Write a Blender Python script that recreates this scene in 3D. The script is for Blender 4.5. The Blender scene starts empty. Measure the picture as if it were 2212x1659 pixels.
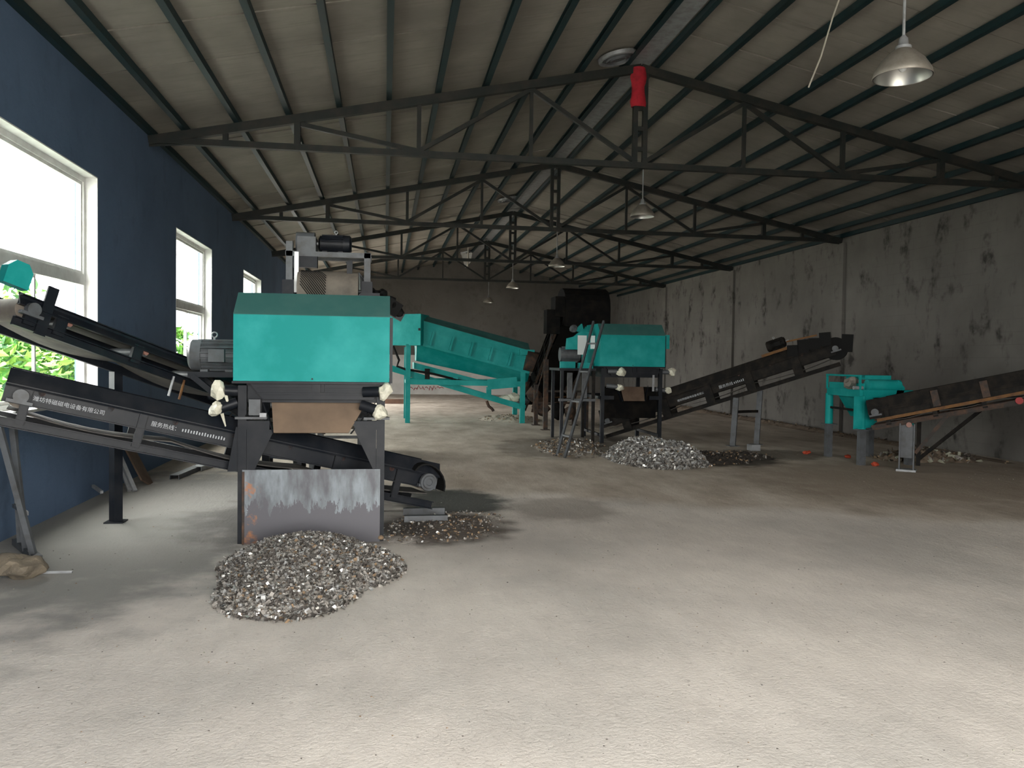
import bpy, bmesh, math, random
import numpy as np
from mathutils import Vector, Matrix
random.seed(7); RNG = np.random.default_rng(11)
SC = bpy.context.scene
COL = SC.collection

# ------------------------------------------------------------------ camera
cam_d = bpy.data.cameras.new('camera'); cam = bpy.data.objects.new('camera', cam_d); COL.objects.link(cam)
cam_d.sensor_width = 36.0; cam_d.lens = 1761.3/2212*36.0; cam_d.clip_start = 0.05; cam_d.clip_end = 400
_yaw, _pit, _rol = math.radians(-8.888), math.radians(1.703), math.radians(0.812)
_f = Vector((-math.sin(_yaw)*math.cos(_pit), math.cos(_yaw)*math.cos(_pit), -math.sin(_pit)))
_r = Vector((math.cos(_yaw), math.sin(_yaw), 0)); _u = _r.cross(_f)
_r2 = _r*math.cos(_rol)+_u*math.sin(_rol); _u2 = -_r*math.sin(_rol)+_u*math.cos(_rol)
cam.matrix_world = Matrix(((_r2.x,_u2.x,-_f.x,0),(_r2.y,_u2.y,-_f.y,0),(_r2.z,_u2.z,-_f.z,1.6),(0,0,0,1)))
SC.camera = cam

# ------------------------------------------------------------------ world (overcast sky), exposure
w = bpy.data.worlds.new('overcast'); SC.world = w; w.use_nodes = True
bg = w.node_tree.nodes['Background']; bg.inputs[0].default_value = (1.0, 0.985, 0.95, 1); bg.inputs[1].default_value = 1.0
SC.view_settings.view_transform = 'Standard'; SC.view_settings.look = 'None'
SC.view_settings.gamma = 1.0; SC.view_settings.use_curve_mapping = False
SC.view_settings.exposure = 4.18
cy = SC.cycles
cy.use_denoising = True; cy.max_bounces = 6; cy.diffuse_bounces = 5; cy.glossy_bounces = 2; cy.transparent_max_bounces = 8
cy.use_adaptive_sampling = True; cy.adaptive_threshold = 0.04
cy.caustics_reflective = False; cy.caustics_refractive = False; cy.sample_clamp_indirect = 6.0

# hall dimensions
XL, XR, XM, YF, YB = -3.194, 10.609, 3.7075, -2.2, 36.5
HW = 4.66; SL = 0.2086
WINS = [(7.17, 9.79), (13.27, 15.89), (19.33, 22.0)]
WZ0, WZ1, WT = 1.06, 3.57, 2.42
DOOR = (-1.7, 4.3, 4.2)
SIDE = (25.43, 31.2, 3.5)                                        # big doorway far down the left wall
def zr(x): return 4.56 + SL*((x-XL) if x < XM else (XR-x))       # purlin underside / chord top

def portal(loc, rot, sx, sy):
    l = bpy.data.lights.new('daylight_portal', 'AREA'); l.shape = 'RECTANGLE'; l.size = sx; l.size_y = sy
    o = bpy.data.objects.new('daylight_portal', l); COL.objects.link(o); o.location = loc; o.rotation_euler = rot
    l.cycles.is_portal = True
for a, b in list(WINS):
    portal((XL-0.26, (a+b)/2, (WZ0+WZ1)/2), (0, -math.pi/2, 0), WZ1-WZ0, b-a)
portal((XL-0.26, (SIDE[0]+SIDE[1])/2, SIDE[2]/2), (0, -math.pi/2, 0), SIDE[2], SIDE[1]-SIDE[0])
portal(((DOOR[0]+DOOR[1])/2, YF-0.26, DOOR[2]/2), (math.pi/2, 0, 0), DOOR[1]-DOOR[0], DOOR[2])

# ------------------------------------------------------------------ materials
def mat(name, col, rough=0.6, metal=0.0, spec=0.4):
    m = bpy.data.materials.new(name); m.use_nodes = True
    b = m.node_tree.nodes['Principled BSDF']
    b.inputs['Base Color'].default_value = (*col, 1); b.inputs['Roughness'].default_value = rough
    b.inputs['Metallic'].default_value = metal; b.inputs['Specular IOR Level'].default_value = spec
    return m
def N(m, t, **kw):
    n = m.node_tree.nodes.new(t)
    for k, v in kw.items(): setattr(n, k, v)
    return n
def L(m, a, b): m.node_tree.links.new(a, b)
def coords(m, scale=(1,1,1), obj=True):
    if obj:
        t = N(m, 'ShaderNodeTexCoord'); src = t.outputs['Object']
    else:
        g = N(m, 'ShaderNodeNewGeometry'); src = g.outputs['Position']
    mp = N(m, 'ShaderNodeMapping'); mp.inputs['Scale'].default_value = scale; L(m, src, mp.inputs['Vector'])
    return mp.outputs['Vector']
def noise(m, vec, scale, detail=4, rough=0.55):
    n = N(m, 'ShaderNodeTexNoise'); n.inputs['Scale'].default_value = scale; n.inputs['Detail'].default_value = detail
    n.inputs['Roughness'].default_value = rough; L(m, vec, n.inputs['Vector']); return n.outputs['Fac']
def ramp(m, fac, stops):
    r = N(m, 'ShaderNodeValToRGB'); e = r.color_ramp.elements
    while len(e) < len(stops): e.new(0.5)
    for i, (p, c) in enumerate(stops): e[i].position = p; e[i].color = (*c, 1) if len(c) == 3 else c
    L(m, fac, r.inputs['Fac']); return r.outputs['Color']
def mixc(m, fac, a, b, mode='MIX'):
    x = N(m, 'ShaderNodeMix', data_type='RGBA', blend_type=mode)
    for s, v in ((x.inputs[0], fac), (x.inputs[6], a), (x.inputs[7], b)):
        if hasattr(v, 'is_output'): L(m, v, s)
        elif isinstance(v, (int, float)): s.default_value = v
        else: s.default_value = (*v, 1)
    return x.outputs[2]
def math_(m, op, a, b=0.0, c=None):
    x = N(m, 'ShaderNodeMath', operation=op)
    for i, v in enumerate((a, b) if c is None else (a, b, c)):
        if hasattr(v, 'is_output'): L(m, v, x.inputs[i])
        else: x.inputs[i].default_value = v
    return x.outputs[0]
def bump(m, h, strength=0.3, dist=0.02):
    b = N(m, 'ShaderNodeBump'); b.inputs['Strength'].default_value = strength; b.inputs['Distance'].default_value = dist
    L(m, h, b.inputs['Height']); L(m, b.outputs['Normal'], m.node_tree.nodes['Principled BSDF'].inputs['Normal'])
def setcol(m, c): L(m, c, m.node_tree.nodes['Principled BSDF'].inputs['Base Color'])
def setrough(m, c): L(m, c, m.node_tree.nodes['Principled BSDF'].inputs['Roughness'])
def worn(name, col, alt, rough=0.5, scale=6.0, metal=0.0, lo=0.42, hi=0.7, bs=0.12, spec=0.4):
    """paint / metal with irregular patches of a second colour"""
    m = mat(name, col, rough, metal, spec); v = coords(m, obj=False)
    f = noise(m, v, scale, 6, 0.6); setcol(m, ramp(m, f, [(lo, col), (hi, alt)]))
    if bs >= 0.2: bump(m, noise(m, v, scale*7, 3), bs, 0.01)
    return m

M = {}
M['teal'] = worn('teal_paint', (0.006,0.25,0.236), (0.028,0.335,0.322), 0.5, 2.2, bs=0.03, spec=0.12)
M['teal_shade'] = worn('shaded_dusty_teal_paint', (0.038,0.125,0.115), (0.06,0.15,0.137), 0.7, 3, bs=0.05, spec=0.12)  # dusty teal with the shade of upward faces put into its colour
M['teal_rust'] = M['teal']
M['black'] = worn('black_steel', (0.007,0.009,0.013), (0.018,0.019,0.022), 0.45, 5, bs=0.05, spec=0.2)
M['dirty'] = worn('dirty_black_steel', (0.008,0.0075,0.007), (0.024,0.019,0.015), 0.7, 7, spec=0.15)
M['rusty'] = worn('rusty_steel', (0.03,0.025,0.022), (0.10,0.05,0.028), 0.75, 8)
M['orange'] = worn('orange_rust', (0.16,0.075,0.02), (0.09,0.04,0.018), 0.75, 10)
M['grey'] = worn('grey_painted_steel', (0.085,0.092,0.10), (0.055,0.055,0.056), 0.5, 9)
M['lgrey'] = worn('light_grey_steel', (0.30,0.31,0.32), (0.20,0.20,0.20), 0.45, 9, 0.3)
M['truss'] = worn('truss_paint', (0.012,0.015,0.014), (0.026,0.023,0.019), 0.6, 4, spec=0.25)
M['purlin'] = worn('purlin_paint', (0.008,0.024,0.028), (0.014,0.025,0.026), 0.5, 3, spec=0.2)
M['belt'] = worn('rubber_belt', (0.05,0.047,0.044), (0.10,0.088,0.075), 0.75, 6)
M['drum'] = worn('dusty_rubber_lagging', (0.17,0.145,0.12), (0.11,0.095,0.08), 0.8, 6)
M['rubber'] = mat('black_rubber', (0.008,0.008,0.008), 0.75, 0, 0.15)
M['brownplate'] = worn('dusty_brown_plate', (0.20,0.14,0.095), (0.14,0.10,0.07), 0.6, 3, bs=0.05)
M['wrap'] = worn('crinkled_plastic_wrap', (0.70,0.68,0.56), (0.5,0.48,0.38), 0.25, 9, bs=0.6)
M['white'] = mat('white_print', (0.40,0.42,0.44), 0.6)
M['winwhite'] = worn('white_window_frame', (0.62,0.62,0.60), (0.5,0.49,0.47), 0.5, 6)
M['red'] = worn('red_cloth', (0.36,0.010,0.022), (0.22,0.008,0.015), 0.85, 12)
M['orangerag'] = mat('orange_scrap', (0.36,0.05,0.02), 0.8)
M['alu'] = mat('spun_aluminium', (0.42,0.42,0.40), 0.4, 1.0)
M['aludull'] = worn('dusty_aluminium', (0.34,0.31,0.27), (0.24,0.22,0.19), 0.55, 10, 0.6)
M['cable'] = mat('pale_cable', (0.42,0.39,0.33), 0.7)
M['stone'] = worn('rough_stone', (0.17,0.14,0.10), (0.10,0.085,0.065), 0.9, 7, bs=0.7)
M['rubble'] = worn('pale_rubble', (0.34,0.34,0.26), (0.2,0.19,0.15), 0.9, 6, bs=0.6)
M['timber'] = worn('old_timber', (0.16,0.09,0.06), (0.10,0.06,0.045), 0.8, 5)
M['board'] = worn('brown_board', (0.12,0.08,0.055), (0.08,0.05,0.035), 0.8, 5)
M['shiny'] = mat('glossy_sheet', (0.75,0.78,0.78), 0.25, 0.0, 0.6)
M['chipA'] = mat('bright_metal_chip', (0.62,0.60,0.56), 0.35, 0.6)
M['chipB'] = mat('dull_metal_chip', (0.26,0.24,0.215), 0.6, 0.3)
M['chipC'] = mat('dark_chip', (0.07,0.06,0.052), 0.8)
M['chipD'] = mat('brown_chip', (0.22,0.15,0.09), 0.8)
M['chipE'] = mat('grey_chip', (0.40,0.40,0.39), 0.5, 0.4)
M['soil'] = worn('dark_soil', (0.035,0.029,0.024), (0.075,0.06,0.048), 0.95, 12, bs=0.8)
M['browndirt'] = worn('brown_dirt', (0.16,0.12,0.085), (0.26,0.2,0.15), 0.95, 9, bs=0.8)
M['mound'] = worn('shred_bed', (0.12,0.11,0.10), (0.22,0.20,0.18), 0.85, 30, bs=1.0)
M['leafA'] = mat('leaf_green', (0.10,0.26,0.035), 0.6); M['leafB'] = mat('leaf_yellow_green', (0.22,0.36,0.06), 0.6)
M['leafD'] = mat('leaf_dark', (0.04,0.12,0.03), 0.6)
M['bark'] = mat('bark', (0.12,0.09,0.06), 0.9)
M['blue'] = mat('blue_cap', (0.02,0.16,0.42), 0.5); M['beige'] = mat('beige_plastic', (0.46,0.34,0.24), 0.6)
M['redpaint'] = mat('red_paint', (0.32,0.04,0.04), 0.7)
M['pink'] = mat('pink_roller_cap', (0.26,0.13,0.10), 0.5)

# front plate of the near machine: mill-scale steel with drips and rust
m = M['plate'] = mat('mill_scale_steel', (0.2,0.21,0.23), 0.5, 0.25)
v = coords(m, (1,1,1), False); vs = coords(m, (5,5,1.4), False)
a = ramp(m, noise(m, vs, 1.6, 6, 0.6), [(0.38,(0.085,0.085,0.095)), (0.5,(0.13,0.142,0.155)), (0.62,(0.195,0.22,0.24))])
sep = N(m, 'ShaderNodeSeparateXYZ'); g = N(m, 'ShaderNodeNewGeometry'); L(m, g.outputs['Position'], sep.inputs[0])
hi = math_(m, 'GREATER_THAN', math_(m, 'ADD', sep.outputs[2], math_(m, 'MULTIPLY', noise(m, vs, 3.0, 5, .7), 0.5)), 0.57)
a = mixc(m, hi, (0.09,0.087,0.098), a)
ru = ramp(m, noise(m, v, 5, 6, .65), [(0.57,(0,0,0)), (0.66,(1,1,1))])
edge = math_(m, 'LESS_THAN', math_(m, 'ADD', sep.outputs[0], math_(m, 'MULTIPLY', noise(m, v, 6, 4), 0.35)), -0.86)
a = mixc(m, math_(m, 'MULTIPLY', ru, edge), a, (0.30,0.13,0.06))
setcol(m, a)

# floor: dusty concrete, brown dirt beyond an irregular edge, dark spots
m = M['floor'] = mat('dusty_concrete', (0.4,0.37,0.33), 0.85, 0, 0.25)
v = coords(m, (1,1,1), False); vst = coords(m, (1,0.45,1), False)
base = ramp(m, noise(m, v, 0.55, 5, .55), [(0.34,(0.55,0.515,0.47)), (0.52,(0.69,0.635,0.575)), (0.66,(0.76,0.70,0.63))])
base = mixc(m, ramp(m, noise(m, vst, 3.2, 7, .65), [(0.42,(0.18,)*3), (0.6,(0,0,0))]), base, (0.40,0.36,0.32))
base = mixc(m, ramp(m, noise(m, v, 26, 4, .7), [(0.60,(0,0,0)), (0.74,(0.55,)*3)]), base, (0.19,0.17,0.15))
sep = N(m, 'ShaderNodeSeparateXYZ'); g = N(m, 'ShaderNodeNewGeometry'); L(m, g.outputs['Position'], sep.inputs[0])
X, Y = sep.outputs[0], sep.outputs[1]
wob = math_(m, 'MULTIPLY', math_(m, 'SUBTRACT', noise(m, v, 0.7, 4), 0.5), 2.4)
dl = math_(m, 'ADD', math_(m, 'ADD', Y, math_(m, 'MULTIPLY', X, 0.42)), wob)
fd = N(m, 'ShaderNodeMapRange', interpolation_type='SMOOTHSTEP'); L(m, dl, fd.inputs[0]); fd.inputs[1].default_value = 9.7; fd.inputs[2].default_value = 10.6
dirt = ramp(m, noise(m, vst, 1.6, 7, .65), [(0.35,(0.33,0.27,0.21)), (0.5,(0.46,0.39,0.315)), (0.66,(0.60,0.53,0.45))])
col = mixc(m, math_(m, 'MULTIPLY', fd.outputs[0], 0.85), base, dirt)
SPOTN = math_(m, 'MULTIPLY', math_(m, 'SUBTRACT', noise(m, v, 2.5, 5), 0.5), 0.9)
def spot(cx, cy_, rx, ry, amt, c):
    global col
    dx = math_(m, 'DIVIDE', math_(m, 'SUBTRACT', X, cx), rx); dy = math_(m, 'DIVIDE', math_(m, 'SUBTRACT', Y, cy_), ry)
    d = math_(m, 'ADD', math_(m, 'SQRT', math_(m, 'ADD', math_(m, 'MULTIPLY', dx, dx), math_(m, 'MULTIPLY', dy, dy))), SPOTN)
    r = N(m, 'ShaderNodeMapRange', interpolation_type='SMOOTHSTEP'); L(m, d, r.inputs[0])
    r.inputs[1].default_value = 1.05; r.inputs[2].default_value = 0.6; r.inputs[3].default_value = 0; r.inputs[4].default_value = amt
    col = mixc(m, r.outputs[0], col, c)
spot(-2.3, 8.3, 1.7, 4.2, 0.8, (0.19,0.19,0.18))  # shade along the window wall put into the colour, with black dust
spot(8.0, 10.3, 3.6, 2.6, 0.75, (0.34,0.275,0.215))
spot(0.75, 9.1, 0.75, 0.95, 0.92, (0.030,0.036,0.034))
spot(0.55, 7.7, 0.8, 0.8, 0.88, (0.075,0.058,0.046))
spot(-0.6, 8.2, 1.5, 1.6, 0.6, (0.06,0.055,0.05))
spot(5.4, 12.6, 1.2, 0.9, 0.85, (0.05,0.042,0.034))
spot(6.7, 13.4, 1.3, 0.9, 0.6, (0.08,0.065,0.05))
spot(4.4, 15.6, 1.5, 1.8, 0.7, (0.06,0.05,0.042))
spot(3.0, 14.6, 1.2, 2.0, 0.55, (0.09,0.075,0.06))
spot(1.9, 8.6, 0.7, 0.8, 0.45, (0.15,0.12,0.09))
setcol(m, col)
bump(m, math_(m, 'ADD', noise(m, vst, 5, 8, .7), math_(m, 'MULTIPLY', noise(m, v, 45, 4, .7), 0.4)), 0.45, 0.03)

def plaster(name, c0, c1, stain, amt):
    m = mat(name, c0, 0.9, 0, 0.2); v = coords(m, (1,1,1), False)
    c = ramp(m, noise(m, v, 0.5, 6, .6), [(0.35, c0), (0.65, c1)])
    vv = coords(m, (1, 1.4, 0.7), False)
    s1 = ramp(m, noise(m, vv, 1.5, 4, .6), [(0.53,(0,0,0)), (0.66,(1,1,1))])
    s2 = ramp(m, noise(m, v, 5.5, 4, .6), [(0.40,(0,0,0)), (0.6,(1,1,1))])
    c = mixc(m, math_(m, 'MULTIPLY', math_(m, 'MULTIPLY', s1, s2), amt), c, stain)
    bk = N(m, 'ShaderNodeTexBrick'); bk.inputs['Scale'].default_value = 1.0; bk.inputs['Brick Width'].default_value = 0.42; bk.inputs['Row Height'].default_value = 0.22
    bk.inputs['Mortar Size'].default_value = 0.015; bk.inputs['Mortar Smooth'].default_value = 1.0
    sw = N(m, 'ShaderNodeSeparateXYZ'); cb = N(m, 'ShaderNodeCombineXYZ'); L(m, v, sw.inputs[0]); L(m, math_(m, 'ADD', sw.outputs[0], sw.outputs[1]), cb.inputs[0]); L(m, sw.outputs[2], cb.inputs[1])
    L(m, cb.outputs[0], bk.inputs['Vector'])
    pat = ramp(m, noise(m, v, 0.9, 3), [(0.45,(0,0,0)), (0.62,(1,1,1))])
    c = mixc(m, math_(m, 'MULTIPLY', math_(m, 'MULTIPLY', bk.outputs['Fac'], pat), 0.14*amt), c, stain)
    setcol(m, c); bump(m, noise(m, v, 9, 6, .65), 0.3, 0.02); return m
M['wallR'] = plaster('cement_render_stained', (0.108,0.102,0.094), (0.155,0.147,0.135), (0.03,0.028,0.025), 0.9)
M['wallL'] = plaster('blue_grey_render', (0.074,0.114,0.182), (0.095,0.142,0.222), (0.052,0.076,0.12), 0.4)
M['wallB'] = plaster('grey_render', (0.095,0.088,0.08), (0.135,0.125,0.113), (0.06,0.054,0.048), 0.5)
M['pale_band'] = worn('pale_render', (0.62,0.60,0.57), (0.48,0.46,0.43), 0.9, 1.5)
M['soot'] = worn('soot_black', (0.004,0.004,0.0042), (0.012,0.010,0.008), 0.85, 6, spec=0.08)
m = M['roof'] = mat('straw_board', (0.36,0.33,0.28), 0.9, 0, 0.15)
v = coords(m, (1,1,1), False); vx = coords(m, (9,1,9), False); vy = coords(m, (1.2, 14, 1.2), False)
c = ramp(m, noise(m, v, 0.8, 5, .6), [(0.35,(0.17,0.157,0.137)), (0.65,(0.24,0.222,0.195))])
c = mixc(m, ramp(m, noise(m, vy, 1.2, 5, .6), [(0.52,(0,0,0)), (0.75,(0.6,)*3)]), c, (0.15,0.135,0.115)); setcol(m, c)
bump(m, noise(m, vy, 2.0, 5), 0.2, 0.01)
m = M['glass'] = bpy.data.materials.new('window_glass'); m.use_nodes = True
nt = m.node_tree; nt.nodes.clear(); o = nt.nodes.new('ShaderNodeOutputMaterial'); t = nt.nodes.new('ShaderNodeBsdfTransparent'); t.inputs[0].default_value = (0.93,0.96,0.95,1)
gl = nt.nodes.new('ShaderNodeBsdfGlossy'); gl.inputs['Roughness'].default_value = 0.04; mx = nt.nodes.new('ShaderNodeMixShader'); mx.inputs[0].default_value = 0.06
nt.links.new(t.outputs[0], mx.inputs[1]); nt.links.new(gl.outputs[0], mx.inputs[2]); nt.links.new(mx.outputs[0], o.inputs[0])
M['ground'] = worn('yard_ground', (0.55,0.54,0.50), (0.45,0.44,0.38), 0.95, 0.8)

# ------------------------------------------------------------------ mesh builder
class MB:
    def __init__(s): s.v = []; s.f = []; s.mi = []
    def _add(s, vs, fs, mi=0):
        o = len(s.v); s.v += [tuple(p) for p in vs]; s.f += [tuple(i+o for i in f) for f in fs]; s.mi += [mi]*len(fs); return s
    def box(s, a, b, mi=0):
        x0,y0,z0 = a; x1,y1,z1 = b
        return s._add([(x0,y0,z0),(x1,y0,z0),(x1,y1,z0),(x0,y1,z0),(x0,y0,z1),(x1,y0,z1),(x1,y1,z1),(x0,y1,z1)],
            [(0,3,2,1),(4,5,6,7),(0,1,5,4),(1,2,6,5),(2,3,7,6),(3,0,4,7)], mi)
    def cbox(s, c, size, mi=0):
        return s.box([c[i]-size[i]/2 for i in range(3)], [c[i]+size[i]/2 for i in range(3)], mi)
    def beam(s, a, b, w, h, up=(0,0,1), mi=0):
        """box from a to b: w across, h along the up direction"""
        a, b = Vector(a), Vector(b); d = (b-a).normalized(); u = Vector(up)
        if abs(d.dot(u)) > 0.99: u = Vector((0,1,0))
        sd = d.cross(u).normalized(); u = sd.cross(d).normalized()
        vs = [p+sd*x*w/2+u*y*h/2 for p in (a, b) for x, y in ((-1,-1),(1,-1),(1,1),(-1,1))]
        return s._add(vs, [(0,1,2,3),(7,6,5,4),(0,4,5,1),(1,5,6,2),(2,6,7,3),(3,7,4,0)], mi)
    def prism(s, poly, axis, mi=0):
        """poly: list of 3D points, extruded by vector axis"""
        n = len(poly); ax = Vector(axis); P = [Vector(p) for p in poly]
        return s._add(P+[p+ax for p in P], [tuple(range(n))[::-1], tuple(range(n, 2*n))]+[(i, (i+1) % n, n+(i+1) % n, n+i) for i in range(n)], mi)
    def cyl(s, a, b, r, r2=None, n=16, mi=0):
        a, b = Vector(a), Vector(b); d = (b-a).normalized(); r2 = r if r2 is None else r2
        u = d.orthogonal().normalized(); t = d.cross(u)
        vs = [p+(u*math.cos(2*math.pi*i/n)+t*math.sin(2*math.pi*i/n))*rr for p, rr in ((a, r), (b, r2)) for i in range(n)]
        return s._add(vs, [tuple(range(n))[::-1], tuple(range(n, 2*n))]+[(i, (i+1) % n, n+(i+1) % n, n+i) for i in range(n)], mi)
    def lathe(s, c, prof, axis=(0,0,1), n=24, mi=0):
        c = Vector(c); d = Vector(axis).normalized(); u = d.orthogonal().normalized(); t = d.cross(u); k = len(prof)
        vs = [c+d*z+(u*math.cos(2*math.pi*i/n)+t*math.sin(2*math.pi*i/n))*r for r, z in prof for i in range(n)]
        fs = [(j*n+i, j*n+(i+1) % n, (j+1)*n+(i+1) % n, (j+1)*n+i) for j in range(k-1) for i in range(n)]
        return s._add(vs, fs, mi)
    def tube(s, pts, r, n=8, mi=0):
        P = [Vector(p) for p in pts]; vs = []
        for i, p in enumerate(P):
            d = (P[min(i+1, len(P)-1)]-P[max(i-1, 0)]).normalized(); u = Vector((0.31,0.87,0.38)).cross(d).normalized(); t = d.cross(u)
            vs += [p+(u*math.cos(2*math.pi*k/n)+t*math.sin(2*math.pi*k/n))*r for k in range(n)]
        fs = [(i*n+k, i*n+(k+1) % n, (i+1)*n+(k+1) % n, (i+1)*n+k) for i in range(len(P)-1) for k in range(n)]
        fs += [tuple(range(n))[::-1], tuple(range((len(P)-1)*n, len(P)*n))]
        return s._add(vs, fs, mi)
    def blob(s, c, r, seed=0, amp=0.2, sub=2, mi=0):
        bm = bmesh.new(); bmesh.ops.create_icosphere(bm, subdivisions=sub, radius=1.0); rg = random.Random(seed)
        ph = [(Vector((rg.uniform(-1,1),rg.uniform(-1,1),rg.uniform(-1,1)))*rg.uniform(2,6), rg.uniform(0,6)) for _ in range(7)]
        vs = []
        for q in bm.verts:
            k = 1+amp*sum(math.sin(q.co.dot(d)+p) for d, p in ph)/3.0
            vs.append((c[0]+q.co.x*r[0]*k, c[1]+q.co.y*r[1]*k, c[2]+q.co.z*r[2]*k))
        bm.verts.index_update(); fs = [tuple(x.index for x in f.verts) for f in bm.faces]; bm.free()
        return s._add(vs, fs, mi)
    def build(s, name, mats, parent=None, world=True, smooth=False, kind=None):
        me = bpy.data.meshes.new(name); off = Vector((0,0,0))
        if parent is not None and world: off = Vector(parent.get('_o', (0,0,0)))
        me.from_pydata([tuple(Vector(p)-off) for p in s.v], [], s.f)
        for x in (mats if isinstance(mats, (list, tuple)) else [mats]): me.materials.append(x)
        if any(s.mi): me.polygons.foreach_set('material_index', s.mi)
        me.validate(); bm = bmesh.new(); bm.from_mesh(me); bmesh.ops.recalc_face_normals(bm, faces=bm.faces); bm.to_mesh(me); bm.free()
        if smooth:
            me.polygons.foreach_set('use_smooth', [True]*len(me.polygons))
            me.set_sharp_from_angle(angle=math.radians(smooth if smooth is not True else 40))
        o = bpy.data.objects.new(name, me); COL.objects.link(o)
        if parent is not None: o.parent = parent; o['_o'] = tuple(parent.get('_o', (0,0,0)))
        if kind: o['kind'] = kind
        return o
def thing(name, label, cat, loc=(0,0,0), rotz=0.0, group=None):
    o = bpy.data.objects.new(name, None); COL.objects.link(o); o.location = loc; o.rotation_euler = (0,0,rotz); o.empty_display_size = 0.1
    o['label'] = label; o['category'] = cat; o['_o'] = tuple(loc)
    if group: o['group'] = group
    return o
def tag(o, label, cat, group=None, kind=None):
    o['label'] = label; o['category'] = cat
    if group: o['group'] = group
    if kind: o['kind'] = kind
    return o
def struct(o): o['kind'] = 'structure'; return o
def copy_tree(o, parent=None):
    c = o.copy(); COL.objects.link(c); c.parent = parent
    for ch in list(o.children): copy_tree(ch, c)
    return c

# ================================================================== SETTING
struct(MB().box((XL-0.24, YF-0.24, -0.2), (XR+0.24, YB+0.24, 0)).build('floor', M['floor']))
# left wall with window openings
mb = MB(); x0, x1 = XL-0.24, XL
ys = [YF-0.24]; allw = list(WINS)
for a, b in allw: ys += [a, b]
ys.append(SIDE[0])
mb.box((x0, SIDE[1], 0), (x1, YB+0.24, HW+0.05)); mb.box((x0, SIDE[0], SIDE[2]), (x1, SIDE[1], HW+0.05))
mb.box((x0, ys[0], 0), (x1, ys[-1], WZ0)); mb.box((x0, ys[0], WZ1), (x1, ys[-1], HW+0.05))
for i in range(0, len(ys), 2): mb.box((x0, ys[i], WZ0), (x1, ys[i+1], WZ1))
struct(mb.build('wall_left', M['wallL']))
mb = MB().box((XR, YF-0.24, 0), (XR+0.24, YB+0.24, HW+0.05)); wr = struct(mb.build('wall_right', M['wallR']))
for y in (11.78, 17.875, 23.97, 30.07):
    MB().box((XR-0.07, y-0.2, 0), (XR, y+0.2, 4.44)).build('pilaster', M['wallR'], wr)
gab = lambda y: [(XL, y, 0), (XR, y, 0), (XR, y, HW+0.09), (XM, y, HW+0.09+SL*(XR-XM)), (XL, y, HW+0.09)]
wb = struct(MB().prism(gab(YB), (0, 0.24, 0)).build('wall_back', M['wallB']))
# red scrawl painted low on the back wall
mb = MB(); rg = random.Random(3)
for k in range(9):
    x = 1.1+k*0.17; mb.tube([(x+rg.uniform(-.05,.05), YB-0.006, 0.22+rg.uniform(-.04,.1)), (x+0.06, YB-0.006, 0.34+rg.uniform(-.06,.06)), (x+0.15, YB-0.006, 0.24+rg.uniform(-.05,.05))], 0.018, 4)
mb.build('red_scrawl', M['redpaint'], wb)
MB().box((XL+0.01, YB-0.004, 0), (6.2, YB, 1.75)).build('pale_wall_band', M['pale_band'], wb)  # paler band along the foot of the back wall
# front wall (behind the camera) with the wide open doorway that lets the daylight in
mb = MB(); y0, y1 = YF-0.24, YF
mb.box((XL, y0, 0), (DOOR[0], y1, HW)); mb.box((DOOR[1], y0, 0), (XR, y1, HW)); mb.box((DOOR[0], y0, DOOR[2]), (DOOR[1], y1, HW))
mb.prism([(XL, y0, HW), (XR, y0, HW), (XR, y0, HW+0.09), (XM, y0, HW+0.09+SL*(XR-XM)), (XL, y0, HW+0.09)], (0, 0.24, 0)); struct(mb.build('wall_front', M['wallB']))

# windows
def window(k, a, b, detail=True):
    t = bpy.data.objects.new('window_%d' % k, None); COL.objects.link(t); t.location = (XL-0.17, (a+b)/2, WZ0); t['_o'] = tuple(t.location); t['kind'] = 'structure'
    xo, xi = XL-0.20, XL-0.12
    mb = MB(); fw = 0.07
    mb.box((xo, a, WZ0), (xi, a+fw, WZ1)); mb.box((xo, b-fw, WZ0), (xi, b, WZ1)); mb.box((xo, a+fw, WZ0), (xi, b-fw, WZ0+fw)); mb.box((xo, a+fw, WZ1-fw), (xi, b-fw, WZ1))
    mb.build('window_frame', M['winwhite'], t)
    MB().box((xo, a+fw, WT-0.06), (xi+0.01, b-fw, WT+0.06)).build('transom', M['winwhite'], t)
    mid = (a+b)/2
    for z0, z1 in ((WT+0.06, WZ1-fw), (WZ0+fw, WT-0.06)):
        for p, q, xx in (((a+fw, b-fw, XL-0.150),) if z0 > 2 else ((a+fw, mid+0.02, XL-0.150), (mid-0.02, b-fw, XL-0.175))):
            if z0 < 2 and p > a+0.5 and k == 1: continue        # lower right sash slid open
            s = MB(); f = 0.035
            s.box((xx-0.012, p, z0), (xx+0.012, p+f, z1)); s.box((xx-0.012, q-f, z0), (xx+0.012, q, z1)); s.box((xx-0.012, p+f, z0), (xx+0.012, q-f, z0+f)); s.box((xx-0.012, p+f, z1-f), (xx+0.012, q-f, z1))
            so = s.build('sash', M['winwhite'], t)
            MB().box((xx-0.003, p+f, z0+f), (xx+0.003, q-f, z1-f)).build('pane', M['glass'], so)
    # white plastered reveal
    r = MB(); e = 0.012
    r.box((XL-0.12, b-e, WZ0), (XL+0.004, b, WZ1)); r.box((XL-0.12, a, WZ0), (XL+0.004, a+e, WZ1)); r.box((XL-0.12, a+e, WZ1-e), (XL+0.004, b-e, WZ1)); r.box((XL-0.12, a, WZ0), (XL+0.03, b, WZ0+0.025))
    r.build('reveal', M['winwhite'], t)
for k, (a, b) in enumerate(WINS): window(k+1, a, b)

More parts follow.
